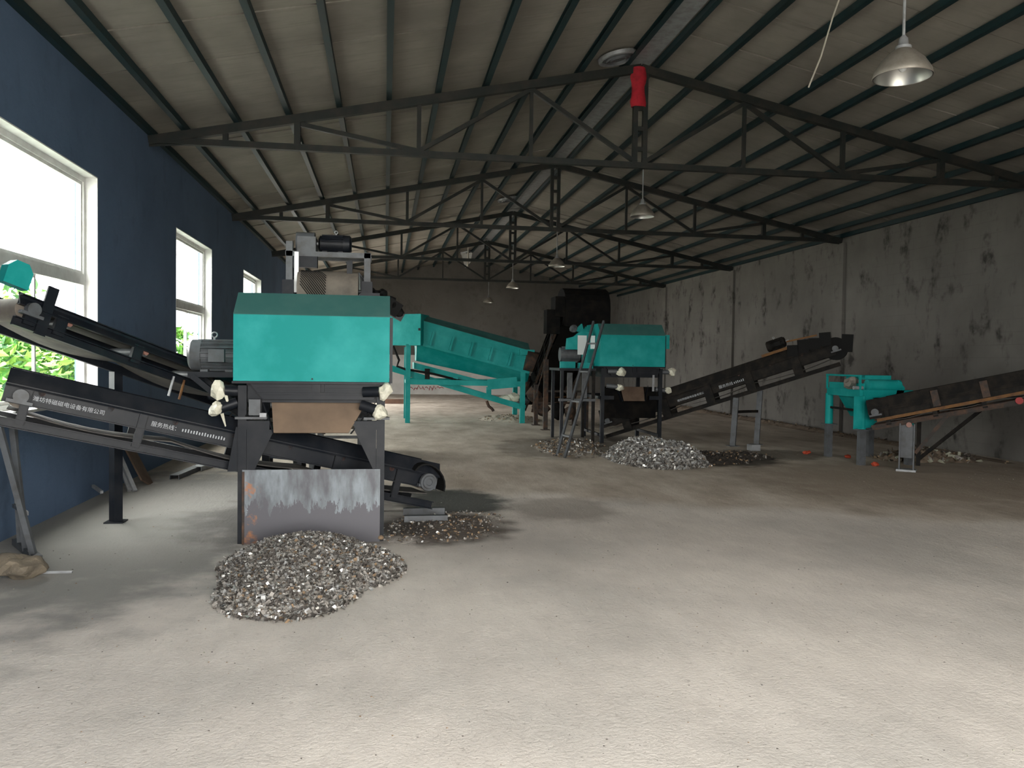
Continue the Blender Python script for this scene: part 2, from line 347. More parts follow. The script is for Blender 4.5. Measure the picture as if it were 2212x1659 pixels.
# roof: deck, boards, purlins, ridge strip
deck = MB()
for s in (-1, 1):
    xe = XL-0.3 if s < 0 else XR+0.3
    ze = HW+0.08-SL*0.3; zp = HW+0.08+SL*(XR-XM)
    deck.prism([(xe, YF-0.4, ze), (XM, YF-0.4, zp), (XM, YF-0.4, zp+0.06), (xe, YF-0.4, ze+0.06)], (0, YB-YF+0.8, 0))
ceil = struct(deck.build('ceiling', M['roof']))
BW = 1.05; nb = int((YB-YF)/BW)+1
for s in (-1, 1):
    xe = XL if s < 0 else XR
    me = None
    for i in range(nb):
        y = YF+0.31+i*BW
        yb_ = min(y+BW-0.016, YB-0.002)
        if me is None or yb_-y < BW-0.02:
            mb = MB().prism([(xe, 0, HW), (XM, 0, HW+SL*(XR-XM)), (XM, 0, HW+SL*(XR-XM)+0.05), (xe, 0, HW+0.05)], (0, yb_-y, 0))
            o = mb.build('roof_board', M['roof'], ceil); me = o.data
        else:
            o = bpy.data.objects.new('roof_board', me); COL.objects.link(o); o.parent = ceil
        o.location = (0, y, random.uniform(0, 0.022))
for s in (-1, 1):
    for k in list(range(10))+[9.62]:
        dx = 0.23+0.69*k; x = XM+s*dx; z = zr(x)
        mb = MB(); W, H, t = 0.075, 0.10, 0.012
        mb.box((x-W/2, YF+0.01, z), (x+W/2, YB-0.002, z+t)); mb.box((x-W/2, YF+0.01, z+H-t-0.012), (x+W/2, YB-0.002, z+H-0.012))
        xx = x+s*(-W/2+t/2); mb.box((xx-t/2, YF+0.01, z+t), (xx+t/2, YB-0.002, z+H-t-0.012))
        mb.build('purlin', M['purlin'], ceil)
zp = HW+SL*(XR-XM)
MB().prism([(XM-0.17, YF+0.02, zp-0.06), (XM+0.17, YF+0.02, zp-0.06), (XM+0.17, YF+0.02, zp-0.045), (XM-0.17, YF+0.02, zp-0.045)], (0, YB-YF-0.03, 0)).build('ridge_strip', M['lgrey'], ceil)

# ------------------------------------------------------------------ trusses
ZB = 4.51
def truss(label):
    t = thing('roof_truss', label, 'roof truss', (XM, 0, ZB), 0, 'steel roof trusses')
    for xe in (XL+0.01, XR-0.01):
        MB().beam((xe, 0, zr(xe)-0.065), (XM, 0, zr(XM)-0.065), 0.09, 0.12, (0,0,1)).build('top_chord', M['truss'], t)
    MB().beam((XL+0.01, 0, ZB), (XR-0.01, 0, ZB), 0.08, 0.085).build('bottom_chord', M['truss'], t)
    mir = lambda x: 2*XM-x
    for x, wd in ((-2.19,.07), (-1.23,.085), (0.45,.06), (2.07,.05)):
        for xx in (x, mir(x)):
            MB().beam((xx, 0, ZB+0.04), (xx, 0, zr(xx)-0.12), wd, wd, (0,1,0)).build('vertical_strut', M['truss'], t)
    for (xa, xb) in ((-1.23, 0.45), (2.07, 0.45), (2.07, 3.66)):
        for f in (lambda x: x, mir):
            MB().beam((f(xa), 0, zr(xa)-0.13), (f(xb), 0, ZB+0.04), 0.055, 0.06).build('diagonal_strut', M['truss'], t)
    for dx in (-0.075, 0.075):
        MB().beam((XM+dx, 0, ZB+0.03), (XM+dx, 0, zr(XM)-0.1), 0.07, 0.07, (0,1,0)).build('king_post', M['truss'], t)
    for z in (4.75, 5.05, 5.35, 5.65): MB().cbox((XM, 0, z), (0.08, 0.06, 0.06)).build('batten_plate', M['truss'], t)
    for xe, sg in ((XL, 1), (XR, -1)):
        MB().prism([(xe+sg*0.01, -0.008, 4.42), (xe+sg*0.55, -0.008, 4.47), (xe+sg*0.55, -0.008, 4.62), (xe+sg*0.01, -0.008, 4.53)], (0, 0.016, 0)).build('gusset_plate', M['truss'], t)
    return t
TL = ['dark steel roof truss nearest the camera, with a red cloth on its king post', 'second dark steel roof truss from the camera, crossing above the left window pair',
      'third dark steel roof truss from the camera', 'farthest free-standing dark steel roof truss before the back wall']
t0 = truss(TL[0]); t0.location.y = 11.778
for k in range(1, 4):
    c = copy_tree(t0); c.location.y = 11.778+6.097*k; c['label'] = TL[k]
# red cloth wrapped round the king post
mb = MB(); n = 12; rg = random.Random(5); prof = []
for j in range(9):
    z = 5.36+j*0.072; w_ = 0.135+0.02*math.sin(j*1.3)
    prof.append([(XM-0.035+ w_*0.8*math.cos(2*math.pi*i/n)+rg.uniform(-.008,.008), 11.778+0.085*math.sin(2*math.pi*i/n)+rg.uniform(-.008,.008)-0.01, z) for i in range(n)])
mb._add([p for r in prof for p in r], [(j*n+i, j*n+(i+1) % n, (j+1)*n+(i+1) % n, (j+1)*n+i) for j in range(8) for i in range(n)])
tag(mb.build('red_cloth', M['red'], smooth=True), 'strip of red cloth tied round the king post of the nearest truss', 'cloth')

# ------------------------------------------------------------------ lamps
def lamp(label, loc, top):
    x, y, z = loc; t = thing('pendant_lamp', label, 'lamp', loc, 0, 'pendant lamps along the hall')
    R = 0.225
    MB().lathe(loc, [(R,0),(R+.004,0.006),(R*.96,0.05),(R*.74,0.13),(R*.42,0.20),(R*.26,0.225),(R*.26,0.219),(R*.41,0.193),(R*.72,0.124),(R*.94,0.046),(R-.006,0.0)], n=32).build('lamp_shade', M['aludull'], t, smooth=60)
    MB().lathe(loc, [(R-.008,0.002),(R*.93,0.045),(R*.71,0.122),(R*.40,0.19),(0.02,0.205)], n=32).build('reflector', M['alu'], t, smooth=60)
    MB().lathe(loc, [(0.001,0.22),(0.062,0.222),(0.062,0.245),(0.04,0.26),(0.034,0.31),(0.014,0.335),(0.001,0.335)], n=20).build('socket_cap', M['lgrey'], t, smooth=50)
    MB().blob((x, y, z+0.11), (0.045,0.045,0.07), 1, 0.0).build('bulb', M['shiny'], t, smooth=True)
    MB().cyl((x, y, z+0.33), (x, y, top), 0.012, n=8).build('cord', M['lgrey'], t)
lamp('large aluminium pendant lamp in the near right part of the ceiling', (4.12, 6.11, 3.93), 5.98)
lamp('aluminium pendant lamp hanging just behind the nearest truss', (4.72, 14.74, 4.30), 5.88)
lamp('third aluminium pendant lamp from the camera, behind the second truss', (4.56, 21.64, 4.13), 5.92)
lamp('fourth pendant lamp from the camera, seen against the back wall', (4.39, 28.25, 4.10), 5.95)
lamp('farthest and lowest pendant lamp, close to the back wall', (4.31, 34.34, 4.0), 5.96)
def vent(label, y, x=3.27, open_=False):
    z = HW+SL*(x-XL)-0.02; t = thing('roof_vent', label, 'vent', (x, y, z), 0, 'round roof vents by the ridge'); ax = Vector((SL, 0, -1)).normalized()
    MB().lathe((x, y, z), [(0.23,0.0),(0.29,0.0),(0.285,0.05),(0.26,0.06),(0.24,0.05),(0.23,0.0)], ax, 28).build('vent_ring', M['lgrey'], t, smooth=50)
    MB().lathe((x, y, z), [(0.001,0.05),(0.10,0.05),(0.11,0.07),(0.12,0.05),(0.16,0.05),(0.17,0.07),(0.18,0.05),(0.23,0.03)], ax, 28).build('vent_louvre', M['grey'] if not open_ else M['rubber'], t, smooth=30)
    return t
vent('round white roof vent beside the ridge above the nearest truss', 11.5)
vent('round white roof vent beside the ridge behind the second truss', 22.1)
t = vent('farthest roof vent by the ridge with a torn flap hanging down', 33.4, open_=True)
MB().prism([(3.0, 33.2, 5.95), (3.5, 33.3, 6.0), (3.42, 33.25, 5.55), (3.2, 33.2, 5.3)], (0, 0.01, 0)).build('torn_flap', M['winwhite'], t)
tag(MB().tube([(4.52,7.5,5.86),(4.37,7.53,5.17),(4.31,7.53,5.0),(4.2,7.53,4.62),(4.08,7.54,4.31)], 0.008, 6).build('hanging_cable', M['cable'], smooth=True), 'pale loose cable dangling from the ceiling beside the large lamp', 'cable')
tag(MB().tube([(3.05,30.6,5.9),(3.05,30.6,5.4),(3.04,30.62,5.0)], 0.03, 8).build('hanging_pipe', M['cable'], smooth=True), 'short pale pipe hanging from the roof near the back wall', 'pipe')

# ------------------------------------------------------------------ machinery helpers
def motor(t, a, b, r, m1=None, name='motor', up=(0,0,1), feet=True):
    """finned electric motor along a->b with cowl, terminal box, eyebolt"""
    a, b = Vector(a), Vector(b); d = (b-a).normalized(); Ln = (b-a).length; u = Vector(up); sd = d.cross(u).normalized(); m1 = m1 or M['grey']
    mb = MB().cyl(a+d*0.25*Ln, b, r*0.9, n=20); mb.cyl(b, b+d*0.06*Ln, r*0.98, r*0.6, n=20)
    for k in range(18):
        an = 2*math.pi*k/18; rd = u*math.cos(an)+sd*math.sin(an)
        mb.beam(a+d*0.27*Ln+rd*r*0.95, b-d*0.05*Ln+rd*r*0.95, r*0.06, r*0.2, rd)
    o = mb.build(name, m1, t, smooth=40)
    MB().lathe(a, [(0.01,0),(r*0.8,0.0),(r*1.02,0.06*Ln),(r*1.05,0.27*Ln),(r*0.9,0.27*Ln)], d, 20).build('fan_cowl', m1, o, smooth=40)
    c = a+d*0.62*Ln+sd*r*1.15; MB().beam(c-d*0.16*Ln, c+d*0.16*Ln, r*0.5, r*0.8, u).build('terminal_box', m1, o)
    e = a+d*0.5*Ln+u*r*1.02; mb = MB().cyl(e, e+u*r*0.15, r*0.07, n=8)
    R = r*0.17; ec = e+u*(r*0.15+R); mb.tube([ec+(d*math.cos(q)+u*math.sin(q))*R for q in [2*math.pi*i/14 for i in range(15)]], r*0.05, 6); mb.build('eyebolt', M['lgrey'], o, smooth=True)
    if feet:
        mb = MB()
        for f in (0.35, 0.85):
            p = a+d*f*Ln-u*r; mb.beam(p-sd*r*0.95, p+sd*r*0.95, 0.15*Ln, r*0.22, u)
        mb.build('foot', m1, o)
    mb = MB().cyl(b+d*0.05*Ln, b+d*0.22*Ln, r*0.18, n=10); mb.build('shaft', M['lgrey'], o)
    return o

def text_mesh(name, s, size, origin, xdir, ydir, parent, m=None):
    cu = bpy.data.curves.new('lettering', 'FONT'); cu.body = s; cu.size = size; cu.resolution_u = 2
    ob = bpy.data.objects.new('lettering', cu); COL.objects.link(ob); bpy.context.view_layer.update()
    me = bpy.data.meshes.new_from_object(ob.evaluated_get(bpy.context.evaluated_depsgraph_get()))
    bpy.data.objects.remove(ob); bpy.data.curves.remove(cu)
    X_, Y_ = Vector(xdir).normalized(), Vector(ydir).normalized(); Z_ = X_.cross(Y_); off = Vector(parent.get('_o', (0,0,0)))
    me.transform(Matrix(((X_.x,Y_.x,Z_.x,origin[0]-off.x),(X_.y,Y_.y,Z_.y,origin[1]-off.y),(X_.z,Y_.z,Z_.z,origin[2]-off.z),(0,0,0,1))))
    me.materials.clear(); me.materials.append(m or M['white'])
    o = bpy.data.objects.new(name, me); COL.objects.link(o); o.parent = parent; return o

class Conv:
    """belt conveyor: near bottom line from tail point P to head point Q; width goes to the left of P->Q seen from above if side=+1"""
    def __init__(s, name, label, P, Q, width, height, side=1, m=None, rail=None, group=None):
        s.P, s.Q = Vector(P), Vector(Q); s.d = (s.Q-s.P).normalized(); s.len = (s.Q-s.P).length; s.w, s.h = width, height
        s.t = Vector((0,0,1)).cross(s.d).normalized()*side; s.n = s.d.cross(s.t).normalized()
        if s.n.z < 0: s.n = -s.n
        s.m = m or M['black']; s.rail = rail or s.m
        s.o = thing(name, label, 'conveyor', (s.P.x, s.P.y, 0), 0, group)
    def p(s, a, b, c): return s.P+s.d*a+s.t*b+s.n*c
    def frame(s, posts, posts_far=None, guard=0.26, web=(0.38, 0.70), rails=True, s0=0.0, s1=None, post_w=0.06):
        h = s.h; s1 = s.len if s1 is None else s1
        for k, b in ((-1, 0.0), (1, s.w)):
            mb = MB(); z0, z1 = web[0]*h, web[1]*h
            mb.beam(s.p(s0, b, (z0+z1)/2), s.p(s1, b, (z0+z1)/2), 0.008, z1-z0, s.n)
            for z in (z0, z1): mb.beam(s.p(s0, b+k*0.02, z), s.p(s1, b+k*0.02, z), 0.045, 0.008, s.n)
            mb.build('stringer', s.m, s.o)
            zg = h*(1-guard)
            MB().prism([s.p(s0, b+k*0.045, zg-0.01), s.p(s0, b-k*0.03, h), s.p(s0, b-k*0.042, h), s.p(s0, b+k*0.033, zg-0.01)], s.d*(s1-s0)).build('side_guard', s.m, s.o)
            if rails:
                mb = MB().beam(s.p(s0, b, 0.03), s.p(s1, b, 0.03), 0.008, 0.07, s.n); mb.beam(s.p(s0, b+k*0.02, 0.062), s.p(s1, b+k*0.02, 0.062), 0.045, 0.008, s.n)
                mb.beam(s.p(s0, b+k*0.02, -0.004), s.p(s1, b+k*0.02, -0.004), 0.045, 0.008, s.n); mb.build('lower_rail', s.rail, s.o)
            for a in (posts if k < 0 else (posts_far or posts)):
                mb = MB().beam(s.p(a, b+k*0.028, 0.03), s.p(a, b+k*0.028, h*0.72), post_w, 0.008, s.t)
                for e in (-1, 1): mb.beam(s.p(a+e*post_w/2, b+k*0.012, 0.03), s.p(a+e*post_w/2, b+k*0.012, h*0.72), 0.006, 0.04, s.t)
                mb.build('post', s.m, s.o)
    def belt(s, rollers, m=None, ret=True, sag=0.05):
        h = s.h; w = s.w; z = h*0.80; mm = m or M['belt']
        prof = [(0.06*w, z+0.07*w*1.2), (0.30*w, z-0.015), (0.70*w, z-0.015), (0.94*w, z+0.07*w*1.2)]
        MB().prism([s.p(0.05, b, c) for b, c in prof]+[s.p(0.05, b, c-0.012) for b, c in prof[::-1]], s.d*(s.len-0.1)).build('belt', mm, s.o)
        if ret:
            k = 24; vs = []; n_ = 9
            for i in range(k+1):
                a = 0.05+(s.len-0.1)*i/k; zz = h*0.30-sag*abs(math.sin(math.pi*i*3/k))
                vs += [s.p(a, 0.1*w, zz), s.p(a, 0.9*w, zz), s.p(a, 0.9*w, zz-0.01), s.p(a, 0.1*w, zz-0.01)]
            fs = [(4*i+j, 4*i+(j+1) % 4, 4*i+4+(j+1) % 4, 4*i+4+j) for i in range(k) for j in range(4)]+[(0,1,2,3), (4*k+3,4*k+2,4*k+1,4*k)]
            MB()._add(vs, fs).build('return_belt', mm, s.o)
        for a in rollers:
            o = MB().cyl(s.p(a, 0.04*w, z-0.055), s.p(a, 0.96*w, z-0.055), 0.038, n=12).build('roller', M['grey'], s.o, smooth=40)
            MB().cyl(s.p(a, -0.004, z-0.055), s.p(a, 0.045*w, z-0.055), 0.026, n=10).build('roller_cap', M['pink'], o, smooth=40)
    def pulley(s, a, r, name, m=None, c=None):
        c = s.h*0.56 if c is None else c
        o = MB().cyl(s.p(a, 0.05*s.w, c), s.p(a, 0.95*s.w, c), r, n=28).build(name, m or M['drum'], s.o, smooth=40)
        MB().cyl(s.p(a, -0.09, c), s.p(a, s.w+0.09, c), 0.022, n=10).build('shaft', M['grey'], o, smooth=40)
        for b in (-0.06, s.w+0.06):
            mb = MB().beam(s.p(a-0.09, b, c-0.045), s.p(a+0.09, b, c-0.045), 0.05, 0.025, s.n); mb.cyl(s.p(a, b-0.028, c), s.p(a, b+0.028, c), 0.055, n=16); mb.build('bearing', M['grey'], o, smooth=40)
        return o
    def legs(s, a, spread=0.0, m=None, sec=0.07, cross=(0.55,), near=True, far=True, lean=0.0):
        for b, on in ((0.0, near), (s.w, far)):
            if not on: continue
            q = s.p(a, b, 0.0); f = Vector((q.x+s.d.x*lean+(-s.t.x if b == 0 else s.t.x)*spread, q.y+s.d.y*lean+(-s.t.y if b == 0 else s.t.y)*spread, 0))
            MB().beam(f, q, sec, sec, s.d).build('leg', m or s.m, s.o)
            MB().cbox((f.x, f.y, 0.006), (sec*2, sec*2, 0.012)).build('foot_plate', m or s.m, s.o)
        if near and far:
            for fr in cross:
                q0, q1 = s.p(a, 0, 0), s.p(a, s.w, 0); z = q0.z*fr
                MB().beam((q0.x, q0.y, z), (q1.x, q1.y, z), 0.045, 0.045).build('cross_bar', m or s.m, s.o)

WRITING = '潍坊特磁磁电设备有限公司'
def lettering(c, a0, zc, size, rev, s=WRITING, marks=0, on_guard=False):
    """white lettering on the near stringer web; rev: text runs head->tail"""
    xd = -c.d if rev else c.d; b = -0.0065
    text_mesh('lettering', s, size, c.p(a0, b, zc), xd, c.n, c.o)
    if marks:
        mb = MB(); L0 = size*len(s)*1.1
        for i in range(marks):
            q = a0+(-1 if rev else 1)*(L0+i*size*0.5)
            mb.beam(c.p(q, b, zc+size*0.05), c.p(q, b, zc+size*(0.55+0.15*((i*7) % 3)/2)), size*0.22, 0.001, c.t)
        mb.build('lettering', M['white'], c.o)

# ================================================================== CONVEYOR A (front left, runs under the near machine)
A = Conv('belt_conveyor', 'black belt conveyor running from under the near teal machine up past the front left window', (0.46, 8.02, 0.13), (-2.93, 6.72, 1.06), 0.52, 0.44, side=-1)
LA = A.len
A.frame([0.42, 1.05, 1.9, LA-1.0, LA-0.16], guard=0.28, web=(0.42, 0.74))
A.belt([0.5, 1.0, 1.5, 2.0, 2.5, 3.0, LA-0.25])
A.pulley(0.13, 0.085, 'tail_pulley'); A.pulley(LA-0.12, 0.10, 'head_pulley')
mb = MB(); cc = A.p(0.13, -0.11, A.h*0.56)
for i in range(10):
    q0, q1 = math.radians(-20+i*17), math.radians(-20+(i+1)*17)
    f = lambda q, r: cc+A.d*(-math.cos(q)*r)+Vector((0,0,1))*math.sin(q)*r
    mb.prism([f(q0,0.165), f(q1,0.165), f(q1,0.18), f(q0,0.18)], A.t*0.5)
mb.build('tail_guard', M['rubber'], A.o)
MB().lathe(A.p(0.13,-0.10,A.h*0.56), [(0.001,0.0),(0.03,0.0),(0.035,-0.01),(0.06,-0.01),(0.065,0.0),(0.085,0.0),(0.088,0.03),(0.001,0.03)], A.t, 24).build('bearing_cap', M['grey'], A.o, smooth=40)
MB().box((0.2,7.9,0.005),(0.62,7.96,0.075)).build('skid', M['grey'], A.o)
MB().box((0.2,8.3,0.005),(0.62,8.36,0.075)).build('skid', M['grey'], A.o)
lettering(A, LA-0.20, A.h*0.53, 0.043, True); lettering(A, LA-1.07, A.h*0.52, 0.046, True, '服务热线：', 16)
# inclined support frame under its head
top = A.p(LA-0.12, 0.0, 0.0)
for q, f in ((A.p(LA-0.04,-0.01,-0.02), (-2.66,6.74)), (A.p(LA-0.12,A.w*0.5,-0.02), (-2.8,6.95)), (A.p(LA-0.12,A.w,-0.02), (-2.92,7.15))):
    MB().beam((f[0], f[1], 0.03), q, 0.042, 0.042, (0,1,0)).build('leg', M['grey'], A.o)
MB().beam((-2.60,6.66,0.03), (-3.02,7.30,0.03), 0.06, 0.05).build('foot_bar', M['grey'], A.o)
MB().beam((-2.72,6.76,0.36), (-2.96,7.13,0.36), 0.03, 0.03).build('cross_bar', M['grey'], A.o)
A.legs(1.55, m=M['black'], cross=(0.4,))

# ================================================================== CONVEYOR B (behind it, higher)
B = Conv('belt_conveyor', 'higher black belt conveyor crossing the front left window, behind the lower one', (-0.70, 9.62, 0.72), (-2.90, 6.93, 1.83), 0.52, 0.27, side=-1)
LB = B.len
B.frame([0.35, 1.15, 1.62, 2.55, 3.28, LB-0.12], guard=0.34, web=(0.62, 0.92), post_w=0.09)
B.belt([0.6, 1.3, 1.75, 2.45, 3.2], ret=True, sag=0.07)
B.pulley(0.12, 0.085, 'tail_pulley'); B.pulley(LB-0.1, 0.095, 'head_pulley')
MB().beam(B.p(LB-0.22, -0.03, -0.02), B.p(LB-0.22, -0.03, B.h+0.12), 0.09, 0.02, B.t).build('tall_bracket', M['black'], B.o)
B.legs(LB-1.30, m=M['black'], sec=0.085, near=False); B.legs(0.35, m=M['black'], sec=0.07)
MB().beam(B.p(1.25, 0.0, 0.06), B.p(1.25, B.w, 0.06), 0.05, 0.05).build('cross_bar', M['black'], B.o)
mb = MB(); c0 = B.p(LB-0.04, -0.02, B.h+0.02)
mb.prism([c0, c0+B.d*0.2, c0+B.d*0.2+B.n*0.14, c0+B.d*0.15+B.n*0.2, c0+B.d*0.05+B.n*0.2, c0+B.n*0.14], B.t*0.1); mb.build('belt_guard', M['teal'], B.o)
MB().blob(B.p(1.98, -0.03, 0.30), (0.03,0.02,0.015), 3, 0.2).build('red_tape', M['redpaint'], B.o)
for a, mm in ((2.02, M['orange']), (2.14, M['lgrey'])):
    MB().cyl(B.p(a, -0.05, -0.16), B.p(a, -0.05, 0.03), 0.012, n=8).build('tension_bolt', mm, B.o)

# ================================================================== SCREENING MACHINES
def screen_machine(name, label, loc, rotz, W, Dp, h, full, seed=0):
    """h: dict of heights (m) ; local x 0..W, y 0..Dp"""
    t = thing(name, label, 'screening machine', loc, rotz); kw = dict(parent=t, world=False)
    B_ = lambda a, b, nm, mt=M['black']: MB().box(a, b).build(nm, mt, **kw)
    for x in (0.0, W-0.07):
        for y in (0.0, Dp-0.07): B_((x, y, 0), (x+0.07, y+0.07, h['h0']-0.04), 'leg')
    z0, z1, z2 = h['h0'], h['h1'], h['h2']; c = 0.24; tk = 0.012
    prof = [(-0.03, z0), (-0.03, z1), (c-0.03, z2), (Dp-c, z2), (Dp, z1), (Dp, z0)]
    hood = MB().prism([(-0.035, y, z) for y, z in prof], (W+0.07, 0, 0)).build('hood', M['teal'], **kw)
    MB()._add([(x, y, z+dz) for dz in (0.0015, 0.006) for x, y, z in ((-0.036,-0.031,z1),(W+0.036,-0.031,z1),(W+0.036,c-0.03,z2),(-0.036,c-0.03,z2),(W+0.036,Dp-c,z2),(-0.036,Dp-c,z2))], [(0,1,2,3),(3,2,4,5),(6,9,8,7),(9,11,10,8),(0,6,7,1),(1,7,8,2),(2,8,10,4),(4,10,11,5),(5,11,9,3),(3,9,6,0)]).build('shaded_hood_top', M['teal_shade'], parent=hood, world=False)  # sheet over the hood's upper faces, its colour carries their shade
    MB().box((-0.045, -0.035, z0-0.022), (W+0.045, Dp, z0-0.002)).build('hood_flange', M['black'], **kw)
    MB().box((W+0.037, 0.0, z0-0.01), (W+0.062, 0.05, z1)).build('edge_strip', M['black'], **kw)
    MB().cyl((W*0.50, -0.034, z0+0.022), (W*0.50, -0.042, z0+0.022), 0.008, n=8).build('bolt', M['black'], **kw)
    # screen box under the hood
    zg = z0-0.025; gh = h['grill']
    MB().prism([(0.10, 0.0, zg), (W-0.04, 0.0, zg), (W-0.10, 0.0, zg-gh), (0.20, 0.0, zg-gh)], (0, 0.03, 0)).build('screen_front', M['black'], **kw)
    for fz in (0.30, 0.62): B_((0.16, -0.015, zg-gh*fz-0.008), (W-0.08, 0.0, zg-gh*fz+0.008), 'rib')
    B_((W*0.50, -0.03, zg-gh*0.55), (W*0.50+0.07, 0.0, zg), 'bracket'); B_((W*0.50+0.085, -0.03, zg-gh*0.5), (W*0.50+0.10, 0.0, zg), 'bracket')
    MB().box((0.06, 0.06, zg-gh-0.03), (W-0.06, Dp-0.1, zg)).build('screen_box', M['black'], **kw)
    # discharge chute
    ct, cb = h['chute']; ch = MB(); xa0, xa1, xb0, xb1 = [k*W for k in h['chx']]
    ch._add([(xa0,0.12,ct),(xa1,0.12,ct),(xb1,-0.06,cb),(xb0,-0.06,cb),(xa0,0.132,ct),(xa1,0.132,ct),(xb1,-0.048,cb-0.006),(xb0,-0.048,cb-0.006)], [(0,1,2,3),(7,6,5,4),(0,4,5,1),(1,5,6,2),(2,6,7,3),(3,7,4,0)])
    ch.build('discharge_chute', M['brownplate'] if full else M['board'], **kw)
    for sx0, sx1 in ((xa0-0.10, xb0-0.012), (xa1+0.10, xb1+0.012)):
        MB().prism([(sx0,0.14,ct+0.03),(sx1,-0.03,cb-0.01),(sx1,0.14,cb-0.03)], (0.008,0,0)).build('chute_cheek', M['black'], **kw)
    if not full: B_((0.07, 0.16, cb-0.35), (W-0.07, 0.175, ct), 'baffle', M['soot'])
    zb = cb+0.02
    B_((0.0, -0.004, zb), (0.26, 0.06, zb+0.075), 'cross_beam'); B_((W-0.26, -0.004, zb), (W, 0.06, zb+0.075), 'cross_beam')
    B_((0.07, Dp-0.06, zb), (W-0.07, Dp-0.01, zb+0.07), 'cross_beam')
    for x in (0.01, W-0.06): B_((x, 0.07, zb), (x+0.05, Dp-0.07, zb+0.06), 'side_beam')
    for x in (0.01, W-0.06): B_((x, 0.07, 0.12), (x+0.05, Dp-0.07, 0.17), 'side_beam')
    if full:
        MB().prism([(0.072,0.0,zb),(0.30,0.0,zb),(0.14,0.0,zb-0.34),(0.072,0.0,zb-0.34)], (0,0.01,0)).build('gusset', M['black'], **kw)
        MB().prism([(W-0.072,0.0,zb),(W-0.26,0.0,zb),(W-0.10,0.0,zb-0.34),(W-0.072,0.0,zb-0.34)], (0,0.01,0)).build('gusset', M['black'], **kw)
        MB().prism([(-0.09,0.03,zb-0.36),(0.0,0.03,zb-0.36),(0.0,0.03,zb+0.02),(-0.02,0.03,zb+0.02)], (0,0.05,0)).build('brace_plate', M['black'], **kw)
        MB().box((0.04,-0.022,0.0),(W-0.035,-0.012,0.635)).build('front_plate', M['plate'], **kw)
        MB().box((0.04,-0.028,0.0),(0.06,-0.022,0.62)).build('plate_edge', M['rusty'], **kw)
    # shakers wrapped in plastic
    for i, (x, y, z, sx, tilt) in enumerate(h['shk']):
        d = Vector((sx, -0.25, tilt)).normalized(); a = Vector((x, y, z)); L_ = 0.16 if full else 0.24
        o = MB().cyl(a-d*L_, a-d*0.02, 0.045, n=14).build('shaker_motor', M['black'] if full else M['grey'], parent=t, world=False, smooth=40)
        r_ = h['wr']; MB().blob(a+d*0.02, (r_[0]*1.0, r_[1], r_[2]*(1.0 if i % 2 == 0 else 0.8)), seed+i*13, 0.30, 2).build('plastic_wrap', M['wrap'], parent=o, world=False)
        if full and i < 2:
            MB().cyl(a+Vector((0.03,0,-0.04)), a+Vector((0.06,0,-0.15)), 0.016, 0.006, n=6).build('wrap_tail', M['wrap'], parent=o, world=False)
    return t
H1 = dict(h0=1.39, h1=1.95, h2=2.145, grill=0.13, chute=(1.235,0.955), chx=(0.21,0.885,0.245,0.75), wr=(0.058,0.06,0.078),
          shk=[(-0.135,0.03,1.305,-1,0.05), (-0.165,0.03,1.15,-1,-0.35), (1.20,-0.05,1.31,1,0.05), (1.175,-0.05,1.145,1,-0.3)])
m1 = screen_machine('screening_machine', 'large teal hooded screening machine nearest the camera, with bare steel plate below', (-1.225, 7.17, 0), 0.0, 1.23, 1.45, H1, True, 4)
kw = dict(parent=m1, world=False)
cbx = MB().box((0.095,-0.045,1.10),(0.19,0.05,1.235)).build('switch_box', M['grey'], **kw)
MB().box((0.185,-0.05,1.085),(0.24,-0.02,1.12)).build('cable_clip', M['lgrey'], parent=cbx, world=False)
MB().box((-0.02,-0.03,1.065),(0.24,0.04,1.085)).build('shaker_plate', M['grey'], **kw); MB().box((W_:=1.05,-0.05,1.065),(1.27,0.04,1.085)).build('shaker_plate', M['grey'], **kw)
for i in range(7):
    mb = MB(); x = -0.06+0.13*i if i < 3 else 1.02+0.06*(i-3); mb.tube([(x, -0.02, 1.09), (x+0.02, -0.035, 1.12), (x+0.05, -0.02, 1.095)], 0.008, 6); mb.build('hose', M['rubber'], **kw)
# motor on its left flank
mt = motor(m1, (-1.82+0.02, 8.0, 1.60), (-1.36, 8.0, 1.60), 0.145, M['grey'])
MB().box((-1.78, 7.82, 1.40), (-1.27, 8.18, 1.45)).build('motor_bracket', M['black'], m1)
for y in (7.84, 8.14): MB().beam((-1.74, y, 1.41), (-1.25, y, 1.0), 0.05, 0.05).build('bracket_strut', M['black'], m1)

H2 = dict(h0=1.50, h1=2.11, h2=2.33, grill=0.16, chute=(1.10,0.83), chx=(0.34,0.72,0.36,0.70), wr=(0.085,0.07,0.08),
          shk=[(0.36,-0.08,1.40,1,0.0), (0.33,-0.08,1.10,1,-0.1), (1.42,0.05,1.40,1,0.0), (1.37,0.05,1.03,1,-0.12)])
g = screen_machine('screening_machine', 'teal hooded screening machine in the middle distance behind the leaning ladder', (4.165, 15.40, 0), 0.0, 1.24, 1.5, H2, False, 40)
kg = dict(parent=g, world=False)
MB().box((1.275, 0.25, 1.86), (1.46, 0.8, 2.14)).build('side_box', M['teal'], **kg)
